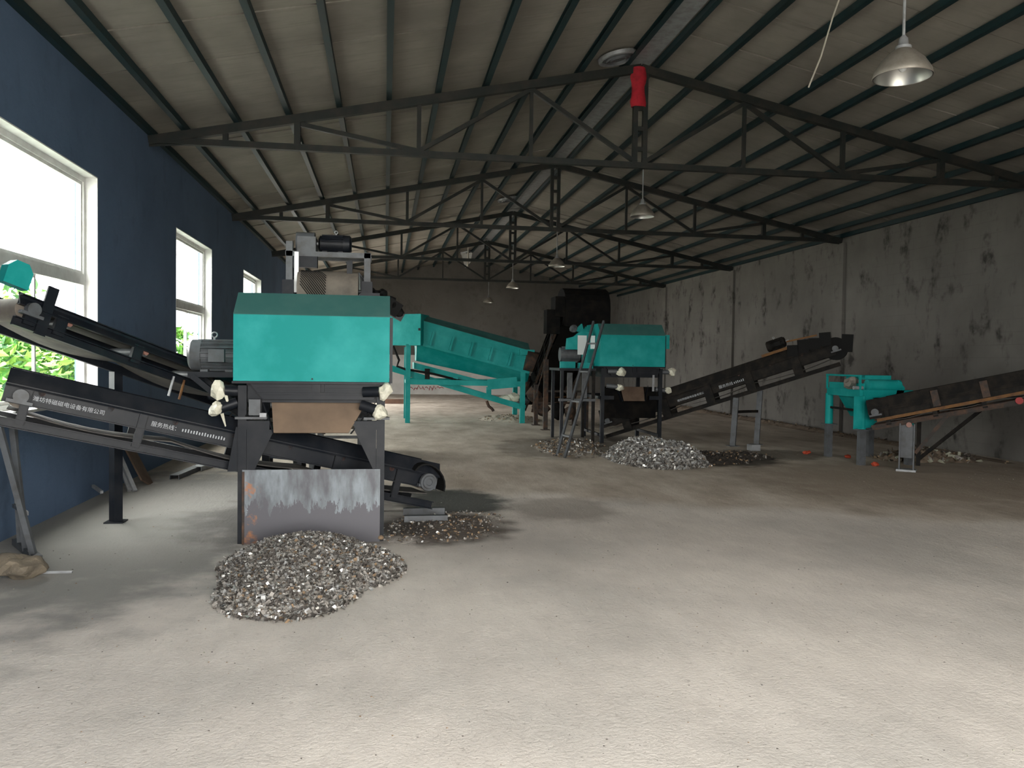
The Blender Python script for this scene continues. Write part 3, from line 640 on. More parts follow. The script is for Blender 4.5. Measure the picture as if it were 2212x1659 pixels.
# drive platform on its left flank: deck, motor, belt guard with near-white glare panels
MB().box((-0.78, 0.25, 1.40), (-0.04, 1.25, 1.45)).build('drive_deck', M['black'], **kg)
for x in (-0.74, -0.10):
    for y in (0.30, 1.15): MB().box((x, y, 0), (x+0.06, y+0.06, 1.40)).build('platform_leg', M['black'] if x < -.5 else M['dirty'], **kg)
MB().box((-0.78, 0.25, 0.80), (-0.04, 0.30, 0.85)).build('platform_rail', M['grey'], **kg)
for x in (-0.60, -0.30): MB().box((x, 0.32, 0.86), (x+0.10, 0.36, 1.36)).build('platform_panel', M['grey'], **kg)
MB().box((-0.72, 0.42, 1.45), (-0.42, 0.52, 1.58)).build('motor_base', M['teal'], **kg); MB().box((-0.36, 0.42, 1.45), (-0.06, 0.52, 1.56)).build('motor_base', M['teal'], **kg)
mb = MB().cyl((-0.70,0.62,1.72),(-0.30,0.62,1.72),0.14,n=20)
for k in range(12):
    an = 2*math.pi*k/12; rd = Vector((0,math.cos(an),math.sin(an))); c_ = Vector((0,0.62,1.72))+rd*0.145; mb.beam((-0.66,c_.y,c_.z),(-0.34,c_.y,c_.z),0.01,0.03,rd)
mb.build('drive_motor', M['grey'], **kg)
mb = MB(); mb.prism([(-0.62,0.36,1.82),(-0.10,0.36,1.82),(-0.10,0.36,2.16),(-0.34,0.36,2.18),(-0.46,0.36,2.08),(-0.60,0.36,2.04)], (0,0.12,0)); mb.build('belt_guard', M['teal'], **kg)
MB().box((-0.40,0.340,1.72),(-0.22,0.352,2.10)).build('glare_panel', M['shiny'], **kg); MB().box((-0.14,0.340,1.84),(-0.05,0.352,2.10)).build('glare_panel', M['shiny'], **kg)  # window glare put into the near-white colour of these panels
MB().prism([(-0.42,0.5,2.20),(-0.22,0.5,2.14),(-0.28,0.5,2.34)], (0,0.1,0)).build('guard_fin', M['teal'], **kg)
MB().blob((-0.46,0.45,2.24),(0.07,0.06,0.07),9,0.3).build('guard_hinge', M['grey'], **kg)
MB().box((1.02,-0.05,1.02),(1.06,-0.03,1.34)).build('handle_bar', M['lgrey'], **kg)

# ------------------------------------------------------------------ ladder
tl = thing('ladder', 'grey steel ladder leaning against the far teal screening machine', 'ladder', (2.9, 13.2, 0))
a0, a1 = Vector((2.87,13.36,0)), Vector((3.90,15.05,2.34)); b0, b1 = Vector((2.93,13.03,0)), Vector((4.03,14.80,2.34))
MB().beam(a0, a1, 0.035, 0.055).build('rail', M['grey'], tl); MB().beam(b0, b1, 0.035, 0.055).build('rail', M['grey'], tl)
for f in (0.14, 0.38, 0.60, 0.82): MB().beam(a0.lerp(a1, f), b0.lerp(b1, f), 0.05, 0.03).build('rung', M['grey'], tl)

# ================================================================== CONVEYOR C (middle right)
C = Conv('belt_conveyor', 'black inclined belt conveyor rising rightwards from under the far screening machine', (4.50, 16.15, 0.03), (8.22, 13.80, 1.58), 0.55, 0.58, side=1, m=M['dirty'], rail=M['dirty'])
LC = C.len
C.frame([0.5, 1.35, 2.25, 3.05, 3.95], guard=0.30, web=(0.36, 0.72), post_w=0.16)
C.belt([0.5, 1.1, 1.7, 2.3, 2.9, 3.5, 4.1]); C.pulley(0.15, 0.13, 'tail_pulley'); C.pulley(LC+0.02, 0.21, 'head_pulley', M['rubber'], C.h*0.55)
C.legs(2.72, m=M['grey'], sec=0.10, far=False, lean=-0.05); C.legs(3.12, m=M['grey'], sec=0.10, near=False, lean=-0.05)
_q0, _q1 = C.p(2.70, 0, 0), C.p(3.10, C.w, 0); MB().beam((_q0.x, _q0.y, 0.66), (_q1.x, _q1.y, 0.66), 0.05, 0.05).build('cross_bar', M['dirty'], C.o)
lettering(C, 1.62, C.h*0.45, 0.05, False, WRITING); lettering(C, 2.47, C.h*0.45, 0.07, False, '服务热线', 9)
for k in range(4):
    MB().beam(C.p(LC-0.72+k*0.2, -0.03, 0.42), C.p(LC-0.66+k*0.2, -0.03, 0.62+0.04*(k % 2)), 0.20, 0.05, C.t).build('head_guard', M['rubber'], C.o)
MB().beam(C.p(LC+0.18, 0.05, 0.2), C.p(LC+0.30, 0.05, 0.5), 0.20, 0.08, C.t).build('belt_scraper', M['rubber'], C.o)
motor(C.o, C.p(LC-1.12, 0.06, 0.735), C.p(LC-0.78, 0.06, 0.735), 0.10, M['dirty'], up=C.n)
MB().beam(C.p(LC-1.25, 0.05, 0.60), C.p(LC-0.65, 0.05, 0.60), 0.2, 0.05, C.n).build('motor_plate', M['orange'], C.o)
MB().beam(C.p(LC-0.75, 0.02, 0.72), C.p(LC-0.2, 0.02, 0.66), 0.03, 0.03, C.n).build('drive_rod', M['orange'], C.o)
MB().blob(C.p(LC-0.12, 0.0, 0.47), (0.06,0.02,0.012), 2, 0.2).build('red_tape', M['redpaint'], C.o)

# ================================================================== MAGNETIC SEPARATOR STAND H
h = thing('magnetic_separator', 'teal magnetic separator stand on grey legs beside the right-hand conveyors', 'separator', (7.55, 12.5, 0))
for x, y in ((7.52,11.95), (7.62,13.1), (8.35,11.95), (8.4,13.1)):
    MB().cyl((x,y,0.56),(x,y,1.10),0.065,n=14).build('upper_leg', M['teal'], h, smooth=40); MB().box((x-0.05,y-0.05,0),(x+0.05,y+0.05,0.56)).build('lower_leg', M['grey'], h); MB().cbox((x,y,0.565),(0.2,0.2,0.02)).build('leg_flange', M['grey'], h)
for a, b in (((7.52,11.95,1.14),(8.35,11.95,1.14)), ((7.62,13.1,1.14),(8.4,13.1,1.14)), ((7.52,11.95,1.14),(7.62,13.1,1.14)), ((8.35,11.95,1.14),(8.4,13.1,1.14))): MB().beam(a, b, 0.10, 0.12).build('frame_beam', M['teal'], h)
MB().beam((7.56,12.05,0.86),(7.62,13.05,0.86),0.035,0.035).build('tie_rod', M['dirty'], h)
MB().prism([(7.34,11.89,1.10),(7.62,11.89,1.10),(7.86,11.89,0.92),(7.86,11.89,0.80),(7.62,11.89,0.60),(7.34,11.89,0.58)], (0,0.012,0)).build('side_panel', M['teal'], h)
MB().box((7.55,12.02,1.20),(7.66,13.0,1.30)).build('hopper_side', M['teal'], h); MB().beam((7.50,11.98,1.42),(7.56,13.1,1.42),0.03,0.03).build('top_rail', M['teal'], h)
for x, y in ((7.50,12.0), (7.56,13.08)): MB().beam((x,y,1.18),(x,y,1.42),0.03,0.03,(0,1,0)).build('rail_post', M['teal'], h)
MB().cyl((7.60,11.97,1.27),(8.16,11.97,1.27),0.095,n=24).build('magnet_drum', M['teal'], h, smooth=40)
MB().box((7.62,12.06,1.36),(8.08,12.6,1.43)).build('drum_cover', M['teal'], h); MB().prism([(8.10,11.9,1.36),(8.22,11.9,1.24),(8.18,11.9,1.08),(8.06,11.9,1.06)],(0,0.2,0)).build('drum_bracket', M['teal'], h)
MB().blob((7.50,12.25,1.30),(0.10,0.12,0.11),21,0.3,2).build('wrapped_motor', M['aludull'], h)
MB().cyl((7.40,12.02,1.23),(7.56,12.02,1.23),0.03,n=10).build('shaft', M['lgrey'], h)
MB().prism([(7.66,12.2,1.08),(8.3,12.2,1.08),(8.1,12.2,0.72),(7.9,12.2,0.72)],(0,0.7,0)).build('hopper', M['teal'], h)

# ================================================================== CONVEYOR I (right edge)
I = Conv('belt_conveyor', 'rusty belt conveyor with orange-brown rail rising out of the right edge', (7.44, 11.54, 0.60), (9.42, 9.98, 1.22), 0.60, 0.46, side=1, m=M['dirty'], rail=M['rusty'])
I.frame([0.25, 0.9, 1.55, 2.2], guard=0.42, web=(0.36, 0.66)); I.belt([0.5, 1.1, 1.7, 2.3]); I.pulley(0.1, 0.11, 'tail_pulley'); I.pulley(I.len-0.1, 0.11, 'head_pulley')
MB().beam(I.p(0.1,-0.035,0.13), I.p(I.len,-0.035,0.16), 0.03, 0.045, I.n).build('rust_rail', M['orange'], I.o)
for a in (0.95, 1.6): MB().beam(I.p(a,-0.04,0.18), I.p(a,-0.04,0.42), 0.10, 0.02, I.t).build('rust_plate', M['rusty'], I.o)
q = I.p(0.5, 0.0, 0.0); s_ = 0.14
for e in (-1, 1): MB().beam((q.x+I.d.x*e*0.1, q.y+I.d.y*e*0.1, 0.02), (q.x+I.d.x*e*0.1, q.y+I.d.y*e*0.1, q.z), 0.02, 0.10, I.t).build('leg', M['grey'], I.o)
MB().beam((q.x-I.d.x*0.1, q.y-I.d.y*0.1, 0.45), (q.x+I.d.x*0.1, q.y+I.d.y*0.1, 0.45), 0.015, 0.5).build('leg_web', M['grey'], I.o)
MB().beam((q.x-I.d.x*0.14, q.y-I.d.y*0.14, 0.015), (q.x+I.d.x*0.14, q.y+I.d.y*0.14, 0.015), 0.22, 0.03).build('foot_plate', M['lgrey'], I.o)
qf = I.p(0.5, I.w, 0.0); f2 = I.p(0.62, I.w+0.25, 0); MB().beam((f2.x, f2.y, 0), (f2.x, f2.y, qf.z+0.05), 0.06, 0.06, I.d).build('leg', M['dirty'], I.o)
e1 = I.p(1.05, 0.0, 0.02); MB().beam((q.x+I.d.x*0.12, q.y+I.d.y*0.12, 0.28), e1, 0.05, 0.05).build('brace', M['rusty'], I.o)
e2 = I.p(1.55, I.w, 0.02); MB().beam((f2.x, f2.y, 0.1), e2, 0.05, 0.05).build('brace', M['dirty'], I.o)
MB().beam((q.x, q.y, 0.25), (f2.x, f2.y, 0.25), 0.04, 0.04).build('cross_bar', M['rusty'], I.o)
I.legs(2.36, m=M['dirty'], sec=0.07)
MB().cyl(I.p(0.52,-0.06,-0.02), I.p(0.52,0.0,-0.02), 0.04, n=14).build('roller_cap', M['pink'], I.o, smooth=40); MB().cyl(I.p(1.98,-0.06,0.05), I.p(1.98,0.0,0.05), 0.05, n=14).build('roller_cap', M['redpaint'], I.o, smooth=40)

# ================================================================== INCLINED TEAL SCREEN E
e = thing('inclined_screen', 'long teal inclined screen on tall legs between the two hooded machines', 'screening machine', (2.0, 21.0, 0))
y0, y1 = 20.3, 21.9
def sec(x, zt, zc, zs, zh): return [(x,y0+0.28,zt),(x,y0,zc),(x,y0,zs),(x,y0+0.42,zh),(x,y1-0.42,zh),(x,y1,zs),(x,y1,zc),(x,y1-0.28,zt)]
SA, SB = sec(0.78, 2.72, 2.57, 1.97, 1.54), sec(3.62, 2.02, 1.83, 1.27, 0.96)
MB()._add(SA+SB, [tuple(range(8))[::-1], tuple(range(8,16))]+[(i,(i+1)%8,8+(i+1)%8,8+i) for i in range(8)]).build('screen_body', M['teal'], e)
MB()._add([(0.775,y0+0.28,2.722),(3.625,y0+0.28,2.022),(3.625,y0-0.004,1.832),(0.775,y0-0.004,2.572),(0.775,y0+0.28,2.728),(3.625,y0+0.28,2.028),(3.625,y0-0.006,1.84),(0.775,y0-0.006,2.58),(0.775,y1-0.28,2.728),(3.625,y1-0.28,2.028),(0.775,y1-0.28,2.722),(3.625,y1-0.28,2.022)], [(0,1,2,3),(4,7,6,5),(0,3,7,4),(3,2,6,7),(2,1,5,6),(4,5,9,8),(0,10,11,1),(8,9,11,10),(0,4,8,10),(1,11,9,5)]).build('shaded_cover', M['teal_shade'], e)  # upper faces of the screen, shade and dust both in the colour
for k in range(5):
    x = 1.10+k*0.49; f = (x-0.78)/2.84; zm = 1.97+(1.27-1.97)*f
    MB().beam((x,y0-0.05,zm+0.04),(x+0.09,y0-0.05,zm+0.37),0.05,0.10,(0,1,0)).build('rib', M['teal'], e)
MB().beam((0.8,y0-0.012,2.34),(3.6,y0-0.012,1.62),0.02,0.03).build('rib_rail', M['teal'], e); MB().beam((0.8,y0-0.02,1.97),(3.6,y0-0.02,1.28),0.04,0.06).build('lower_flange', M['teal'], e)
# feed box, turned towards the windows
MB().prism([(0.12,20.62,1.92),(0.86,20.06,1.92),(1.10,20.75,1.92),(0.42,21.2,1.92)], (0,0,0.77)).build('feed_box', M['teal'], e)
MB().box((0.80,20.03,2.28),(0.85,20.08,2.34)).build('latch', M['black'], e)
for x, y, zt in ((0.57,20.33,1.95), (3.45,20.33,1.30), (0.57,21.9,1.9), (3.52,21.95,1.25)):
    MB().box((x-0.06,y-0.06,0),(x+0.06,y+0.06,zt)).build('leg', M['teal'], e)
for y in (20.33, 21.9):
    MB().beam((0.6,y,1.02),(3.45,y,0.99),0.10,0.13).build('long_beam', M['teal'], e); MB().beam((0.1,y+0.12,1.36),(3.46,y+0.12,0.40),0.10,0.14).build('sloping_beam', M['teal'], e)
for x in (0.57, 3.5): MB().beam((x,20.33,0.42 if x > 1 else 1.0),(x,21.9,0.42 if x > 1 else 1.0),0.08,0.08).build('cross_beam', M['teal'], e)
MB().beam((3.3,20.30,1.04),(2.55,20.30,0.97),0.06,0.26).build('end_plate', M['teal'], e)
MB().prism([(0.72,20.5,1.50),(2.7,20.5,1.0),(2.7,20.5,0.90),(0.72,20.5,1.34)], (0,1.1,0)).build('collecting_tray', M['teal'], e)
for x in (1.05, 1.75, 2.6):
    zz = 1.36-(x-0.1)*0.286; MB().box((x-0.06,20.36,zz),(x+0.06,20.5,zz+0.26)).build('spring_mount', M['dirty'] if x < 1.5 else M['teal'], e)
mb = MB(); mb.tube([(0.2,20.4,1.9),(0.35,20.35,1.55),(0.30,20.35,1.4),(0.5,20.36,1.33),(1.2,20.38,1.22),(1.9,20.38,1.05),(2.6,20.38,1.02),(3.3,20.38,1.08)], 0.03, 8); mb.build('hose', M['rubber'], e, smooth=True)
MB().cyl((3.50,20.28,1.60),(3.98,20.28,1.50),0.26,n=24).build('discharge_ring', M['rusty'], e, smooth=40); MB().box((3.35,20.18,1.72),(3.72,20.30,1.86)).build('end_bracket', M['teal'], e)
for i, (x, z) in enumerate(((3.30,0.62),(3.55,0.55),(3.05,0.58))): MB().blob((x,20.75,z),(0.16,0.1,0.1),60+i,0.3).build('wrapped_motor', M['wrap'] if i != 1 else M['grey'], e, smooth=25)
MB().tube([(2.55,20.4,0.55),(2.6,20.36,0.42),(2.68,20.36,0.36),(2.72,20.36,0.30)],0.04,6).build('hanging_rag', M['rusty'], e)

# ================================================================== STEEP CONVEYOR F behind the far machine
F = Conv('belt_conveyor', 'dark rust-caked steep conveyor with a big black head above the far screening machine', (3.72, 21.35, 0.25), (3.62, 16.75, 2.35), 0.95, 0.55, side=1, m=M['soot'], rail=M['rusty'])
LF = F.len
F.frame([0.6,1.5,2.4,3.3,4.2], guard=0.45, web=(0.3,0.75), post_w=0.2); F.belt([0.8,1.6,2.4,3.2,4.0], m=M['rubber']); F.pulley(0.2,0.2,'tail_pulley', M['rubber']); F.pulley(LF-0.05,0.30,'head_pulley',M['rubber'],F.h*0.6)
F.legs(1.8, m=M['rusty'], sec=0.1); F.legs(3.3, m=M['rusty'], sec=0.1)
c0 = F.p(LF-0.1, 0, F.h*0.6)
hp = []
for q in range(0, 181, 20): hp.append((math.cos(math.radians(q)), math.sin(math.radians(q))))
MB().prism([c0+Vector((0.06,-0.48*a_,0.42*b_+0.1)) for a_, b_ in hp]+[c0+Vector((0.06,0.48,-0.25)), c0+Vector((0.06,-0.48,-0.30))], (0.95,0,0.0)).build('head_hood', M['soot'], F.o)
MB().box((c0.x-0.14, c0.y-0.38, c0.z-0.1),(c0.x+0.06, c0.y+0.1, c0.z+0.32)).build('gearbox', M['soot'], F.o); MB().box((c0.x-0.30, c0.y-0.3, c0.z-0.45),(c0.x-0.02, c0.y+0.05, c0.z+0.05)).build('drive_guard', M['soot'], F.o)
for k in range(6): MB().beam(F.p(LF-0.3,-0.05+0.02*k,0.3), F.p(LF-1.6-0.2*k,-0.1-0.03*k,-0.35-0.1*k), 0.012, 0.012).build('dangling_cable', M['grey'] if k % 3 == 0 else M['rusty'], F.o)
for k in range(14):
    rr = random.Random(80+k); MB().blob((3.72+rr.uniform(-0.15,1.0), 21.15-rr.uniform(0,2.2), 0.3+rr.uniform(0,0.9)), (rr.uniform(.10,.24), rr.uniform(.10,.2), rr.uniform(.10,.26)), 100+k, 0.3).build('caked_scrap', M['rusty'] if k % 3 else M['soot'], F.o, smooth=25)
MB().cyl((3.85,20.9,0.66),(4.9,20.6,0.66),0.03,n=8).build('rust_bar', M['orange'], F.o)

# ================================================================== CONVEYOR D (head above the near machine)
D = Conv('belt_conveyor', 'grey-framed conveyor head with motor on top rising behind the near teal machine', (-1.02, 14.6, 0.25), (-0.98, 9.55, 2.18), 0.72, 0.40, side=1, m=M['grey'])
LD = D.len
D.frame([0.8,1.8,2.8,3.8,4.8], guard=0.25, web=(0.3,0.72)); D.belt([0.7,1.5,2.3,3.1,3.9,4.7]); D.pulley(0.15,0.12,'tail_pulley')
dr = D.pulley(LD-0.02,0.215,'head_pulley',M['drum'],0.17)
c0 = D.p(LD-0.02,0,0.17)
for k in range(15):        # herringbone grooves of the rubber lagging on the drum's left half
    mb = MB(); pts = []
    for i in range(7):
        an = math.radians(15+ i*16 - 10 + k*9.0-55); xx = D.w*0.10+i*0.045
        if 0 < an < math.pi*0.95: pts.append((c0.x+xx, c0.y-math.sin(an)*0.217, c0.z+math.cos(an)*0.217))
    if len(pts) > 2: MB().tube(pts, 0.006, 4).build('lagging_groove', M['rubber'], dr)
for b in (-0.06, D.w+0.06):
    x = c0.x+b
    MB().box((x-0.035,c0.y-0.05,1.95),(x+0.035,c0.y+0.05,2.86 if b < 0 else 2.76)).build('head_post', M['grey'], D.o)
    MB().box((x-0.06,c0.y-0.16,c0.z-0.10),(x+0.06,c0.y-0.06,c0.z+0.10)).build('take_up_box', M['black'], D.o)
    MB().box((x-0.05,c0.y-0.18,c0.z-0.085),(x+0.05,c0.y-0.165,c0.z-0.07)).build('take_up_lip', M['lgrey'], D.o)
MB().box((c0.x-0.10,c0.y-0.05,2.70),(c0.x+D.w+0.10,c0.y+0.02,2.755)).build('motor_beam', M['grey'], D.o); MB().box((c0.x-0.10,c0.y+0.28,2.70),(c0.x+D.w+0.10,c0.y+0.35,2.755)).build('motor_beam', M['grey'], D.o)
for b in (-0.06, D.w+0.06): MB().box((c0.x+b-0.03,c0.y+0.02,2.705),(c0.x+b+0.03,c0.y+0.28,2.75)).build('motor_beam', M['grey'], D.o)
MB().box((c0.x+0.02,c0.y-0.03,2.755),(c0.x+0.22,c0.y+0.3,2.92)).build('gearbox', M['grey'], D.o)
MB().cyl((c0.x+0.0,c0.y+0.13,2.86),(c0.x+0.2,c0.y+0.13,2.86),0.125,n=20).build('gear_housing', M['grey'], D.o, smooth=40)
motor(D.o, (c0.x+0.60,c0.y+0.13,2.865), (c0.x+0.26,c0.y+0.13,2.865), 0.098, M['black'])
MB().box((c0.x-0.02,c0.y-0.06,2.58),(c0.x+0.24,c0.y+0.05,2.70)).build('drive_chain_case', M['black'], D.o)
MB().box((c0.x+0.0,c0.y-0.10,2.30),(c0.x+0.045,c0.y-0.06,2.74)).build('chain_guard', M['shiny'], D.o)
MB().box((c0.x+D.w-0.16,c0.y-0.10,2.50),(c0.x+D.w-0.10,c0.y-0.04,2.66)).build('limit_switch', M['black'], D.o)
MB().prism([(c0.x-0.02,c0.y-0.3,2.02),(c0.x+0.16,c0.y-0.3,2.02),(c0.x+0.14,c0.y-0.3,2.19),(c0.x+0.05,c0.y-0.3,2.27),(c0.x-0.0,c0.y-0.3,2.2)], (0,0.02,0)).build('deflector', M['beige'], D.o)
MB().prism([(c0.x+0.5,c0.y-0.28,2.06),(c0.x+0.92,c0.y-0.28,2.06),(c0.x+0.92,c0.y-0.28,2.30),(c0.x+0.72,c0.y-0.28,2.30)], (0,0.02,0)).build('deflector', M['black'], D.o)
MB().box((c0.x+0.1,c0.y-0.1,2.02),(c0.x+0.85,c0.y+0.1,2.2)).build('spout', M['rubber'], D.o)
for k, (x, z, r_) in enumerate(((0.80,2.33,.09),(0.88,2.33,.07),(0.95,2.34,.06),(1.02,2.26,.085),(1.08,2.22,.06),(1.13,2.14,.08))): MB().blob((c0.x+x,c0.y+0.2,z-0.02),(r_*0.9,0.12,r_),140+k,0.25).build('chain_lump', M['rubber'], D.o, smooth=25)
MB().beam((c0.x+0.74,c0.y+0.2,2.30),(c0.x+1.18,c0.y+0.2,2.06),0.16,0.09).build('chain_channel', M['black'], D.o)
MB().beam((c0.x+1.00,c0.y+0.14,2.22),(c0.x+1.14,c0.y+0.14,2.13),0.12,0.16).build('chain_end_box', M['rubber'], D.o)
for a in (2.6, LD-0.45): D.legs(a, m=M['grey'], sec=0.08)
D.legs(0.9, m=M['grey'], sec=0.08)
D.o.location.y -= 0.38

# ================================================================== PILES
def in_hull(x, y, lobes): return max(1-((x-cx)/rx)**2-((y-cy_)/ry)**2 for cx, cy_, rx, ry, hh in lobes)
def height(x, y, lobes):
    z = 0
    for cx, cy_, rx, ry, hh in lobes:
        d = 1-((x-cx)/rx)**2-((y-cy_)/ry)**2
        if d > 0: z = max(z, hh*(d**0.8))
    return z
def chips(name, parent, lobes, n, size, mats, wts, ymax=99, seed=1, spill=1.0):
    rg = random.Random(seed); mb = MB(); cnt = 0
    x0 = min(l[0]-l[2] for l in lobes); x1 = max(l[0]+l[2] for l in lobes); y0 = min(l[1]-l[3] for l in lobes); y1 = max(l[1]+l[3] for l in lobes)
    while cnt < n:
        x, y = rg.uniform(x0-.06*spill, x1+.06*spill), rg.uniform(y0-.06*spill, y1+.06*spill)
        if y > ymax: continue
        d = in_hull(x, y, lobes)
        if d < -0.22*spill or (d < 0 and rg.random() > 0.35): continue
        z = height(x, y, lobes)+0.004; s_ = size*rg.uniform(0.5, 1.5)
        q = Matrix.Rotation(rg.uniform(0, 6.28), 3, 'Z') @ Matrix.Rotation(rg.gauss(0, 0.75), 3, 'X') @ Matrix.Rotation(rg.gauss(0, 0.75), 3, 'Y')
        a, b, k = s_*rg.uniform(0.5,1.0), s_*rg.uniform(0.22,0.5), s_*rg.uniform(-0.3,0.3)
        P = [Vector(p) for p in ((-a,-b,k),(0,-b*1.1,0),(a,-b*.8,k),(a*.9,b,k),(0,b*.9,0),(-a,b,k*1.2))]
        c = Vector((x, y, z+abs(k)*0.4+s_*0.18)); mi = rg.choices(range(len(mats)), wts)[0]
        mb._add([c+q @ p for p in P], [(0,1,4,5),(1,2,3,4)], mi); cnt += 1
    me = bpy.data.meshes.new(name); me.from_pydata(mb.v, [], mb.f)
    for x in mats: me.materials.append(x)
    me.polygons.foreach_set('material_index', mb.mi); me.update()
    o = bpy.data.objects.new(name, me); COL.objects.link(o)
    if parent: o.parent = parent
    o['kind'] = 'stuff'; return o
def mound(name, lobes, res, m, rough=0.03, ymax=99, seed=2):
    rg = random.Random(seed)
    x0 = min(l[0]-l[2] for l in lobes); x1 = max(l[0]+l[2] for l in lobes); y0 = min(l[1]-l[3] for l in lobes); y1 = min(ymax, max(l[1]+l[3] for l in lobes))
    nx, ny = int((x1-x0)/res)+2, int((y1-y0)/res)+2; vs = []; fs = []
    for j in range(ny):
        for i in range(nx):
            x, y = x0+(x1-x0)*i/(nx-1), y0+(y1-y0)*j/(ny-1); z = height(x, y, lobes)
            vs.append((x, y, z+(rg.uniform(-1,1)*rough*min(1, z*8) if z > 0 else 0)))
    for j in range(ny-1):
        for i in range(nx-1):
            ids = [j*nx+i, j*nx+i+1, (j+1)*nx+i+1, (j+1)*nx+i]
            if any(vs[k][2] > 0 for k in ids): fs.append(tuple(ids))
    used = sorted({i for f in fs for i in f}); mp = {u: k for k, u in enumerate(used)}
    me = bpy.data.meshes.new(name); me.from_pydata([(vs[u][0], vs[u][1], max(vs[u][2], -0.004)+0.002) for u in used], [], [tuple(mp[i] for i in f) for f in fs]); me.materials.append(m)
    o = bpy.data.objects.new(name, me); COL.objects.link(o); return o
def pile(name, label, lobes, n, size, mats, wts, bed, ymax=99, seed=1, res=0.03, rough=0.02):
    o = mound(name, lobes, res, bed, rough, ymax, seed); tag(o, label, 'pile', kind='stuff')
    chips('shred', o, lobes, n, size, mats, wts, ymax, seed); return o
MC = [M['chipA'], M['chipB'], M['chipC'], M['chipD'], M['chipE']]
pile('scrap_pile', 'large heap of shredded metal scrap spilling in front of the near machine', [(-0.60,6.45,0.58,0.76,0.18), (-0.62,5.72,0.46,0.66,0.13), (-0.26,6.25,0.40,0.60,0.14), (-0.80,6.25,0.34,0.85,0.12)], 14000, 0.020, MC, [0.20,0.42,0.22,0.05,0.11], M['mound'], 7.14, 3)
pile('scrap_pile', 'smaller pale grey heap of shredded metal at the far screening machine', [(4.25,12.75,0.62,1.15,0.34), (4.75,12.75,0.36,0.95,0.27)], 7500, 0.034, MC, [0.24,0.22,0.12,0.02,0.40], M['mound'], 15.0, 5, 0.06)
pile('scrap_scatter', 'dark brown patch of scattered shreds beside the tail of the low conveyor', [(0.55,7.7,0.50,0.62,0.025), (0.85,8.05,0.33,0.45,0.02), (0.25,7.3,0.28,0.25,0.02)], 700, 0.016, MC, [0.16,0.2,0.28,0.32,0.04], M['floor'], 9, 7)
pile('dark_soil_pile', 'low dark heap of fines on the floor beside the pale scrap heap', [(5.25,12.7,0.70,0.60,0.12), (5.95,13.0,0.55,0.45,0.09)], 350, 0.03, MC, [0.02,0.1,0.6,0.28,0.0], M['soil'], 99, 9, 0.05, 0.03)
pile('scrap_scatter', 'dark scattered scrap and dirt round the foot of the ladder', [(3.25,14.3,0.55,1.3,0.05), (3.6,15.2,0.5,0.8,0.07)], 700, 0.03, MC, [0.08,0.25,0.35,0.28,0.04], M['floor'], 99, 12, 0.06, 0.03)
pile('rubble_heap', 'low heap of dirt and pale rubble behind the rusty right-hand conveyor', [(8.95,12.6,0.7,0.45,0.17), (9.5,12.6,0.45,0.5,0.10)], 220, 0.05, [M['rubble'],M['soil'],M['chipB'],M['chipD']], [0.3,0.3,0.2,0.2], M['browndirt'], 99, 14, 0.06, 0.04)
pile('dirt_ridge', 'brown ridge of swept dirt along the foot of the right wall', [(10.22,20.5,0.24,5.5,0.07), (10.18,27.5,0.28,6.0,0.09), (10.24,15.0,0.2,3.0,0.05)], 260, 0.03, [M['soil'],M['chipD'],M['chipB'],M['rubble']], [0.35,0.5,0.1,0.05], M['browndirt'], 99, 16, 0.12, 0.03)
pile('dirt_mound', 'low sandy dirt mound round the right leg of the inclined screen', [(3.3,21.4,0.8,0.9,0.12)], 200, 0.03, [M['chipD'],M['soil']], [0.6,0.4], M['floor'], 99, 18, 0.08, 0.03)
# crumbs strewn over the whole floor
rg = random.Random(21); mb = MB()
for i in range(2600):
    r_ = rg.random(); y = 2.2+ 20*r_**1.5; x = rg.uniform(-2.9, min(10.2, 0.95*y+1)); s_ = rg.uniform(0.002, 0.006)*(1+0.08*y)
    h_ = s_*rg.uniform(.3,.7); an = rg.uniform(0,6.28); P = [(x+math.cos(an+k*2.09)*s_*rg.uniform(.6,1.2), y+math.sin(an+k*2.09)*s_*rg.uniform(.6,1.2), 0.0005) for k in range(3)]
    mb._add(P+[(x, y, h_)], [(0,1,3),(1,2,3),(2,0,3)], rg.choices([0,1,2,3],[.35,.3,.25,.1])[0])
me = bpy.data.meshes.new('floor_crumbs'); me.from_pydata(mb.v, [], mb.f)
for x in (M['chipC'], M['chipB'], M['chipD'], M['rubble']): me.materials.append(x)
me.polygons.foreach_set('material_index', mb.mi); o = bpy.data.objects.new('floor_crumbs', me); COL.objects.link(o); tag(o, 'small dark crumbs of scrap and grit strewn over the concrete floor', 'debris', kind='stuff')

# ================================================================== LOOSE THINGS
tag(MB().blob((-2.56,6.2,0.085),(0.17,0.14,0.09),31,0.22,3).build('stone', M['stone'], smooth=30), 'rough brown stone on the floor at the lower left edge', 'stone')
tag(MB().blob((-0.02,6.62,0.155),(0.022,0.02,0.018),33,0.3,2).build('stone', M['chipD']), 'small tan pebble lying on the near scrap heap', 'stone')
for i, (x, y, L0) in enumerate(((-2.93,10.05,0.36),(-2.86,10.02,0.46))):
    tag(MB().beam((x,y,0.01),(XL+0.03,y+0.35,L0),0.045,0.03).build('metal_strip', M['lgrey']), ['shorter pale metal strip leaning on the left wall below the window', 'longer pale metal strip leaning on the left wall below the window'][i], 'metal strip')
tag(MB().beam((-2.86,10.55,0.01),(XL+0.03,10.85,0.42),0.32,0.02,(1,0,0.6)).build('board', M['board']), 'dark brown board leaning on the left wall beside metal strips', 'board')
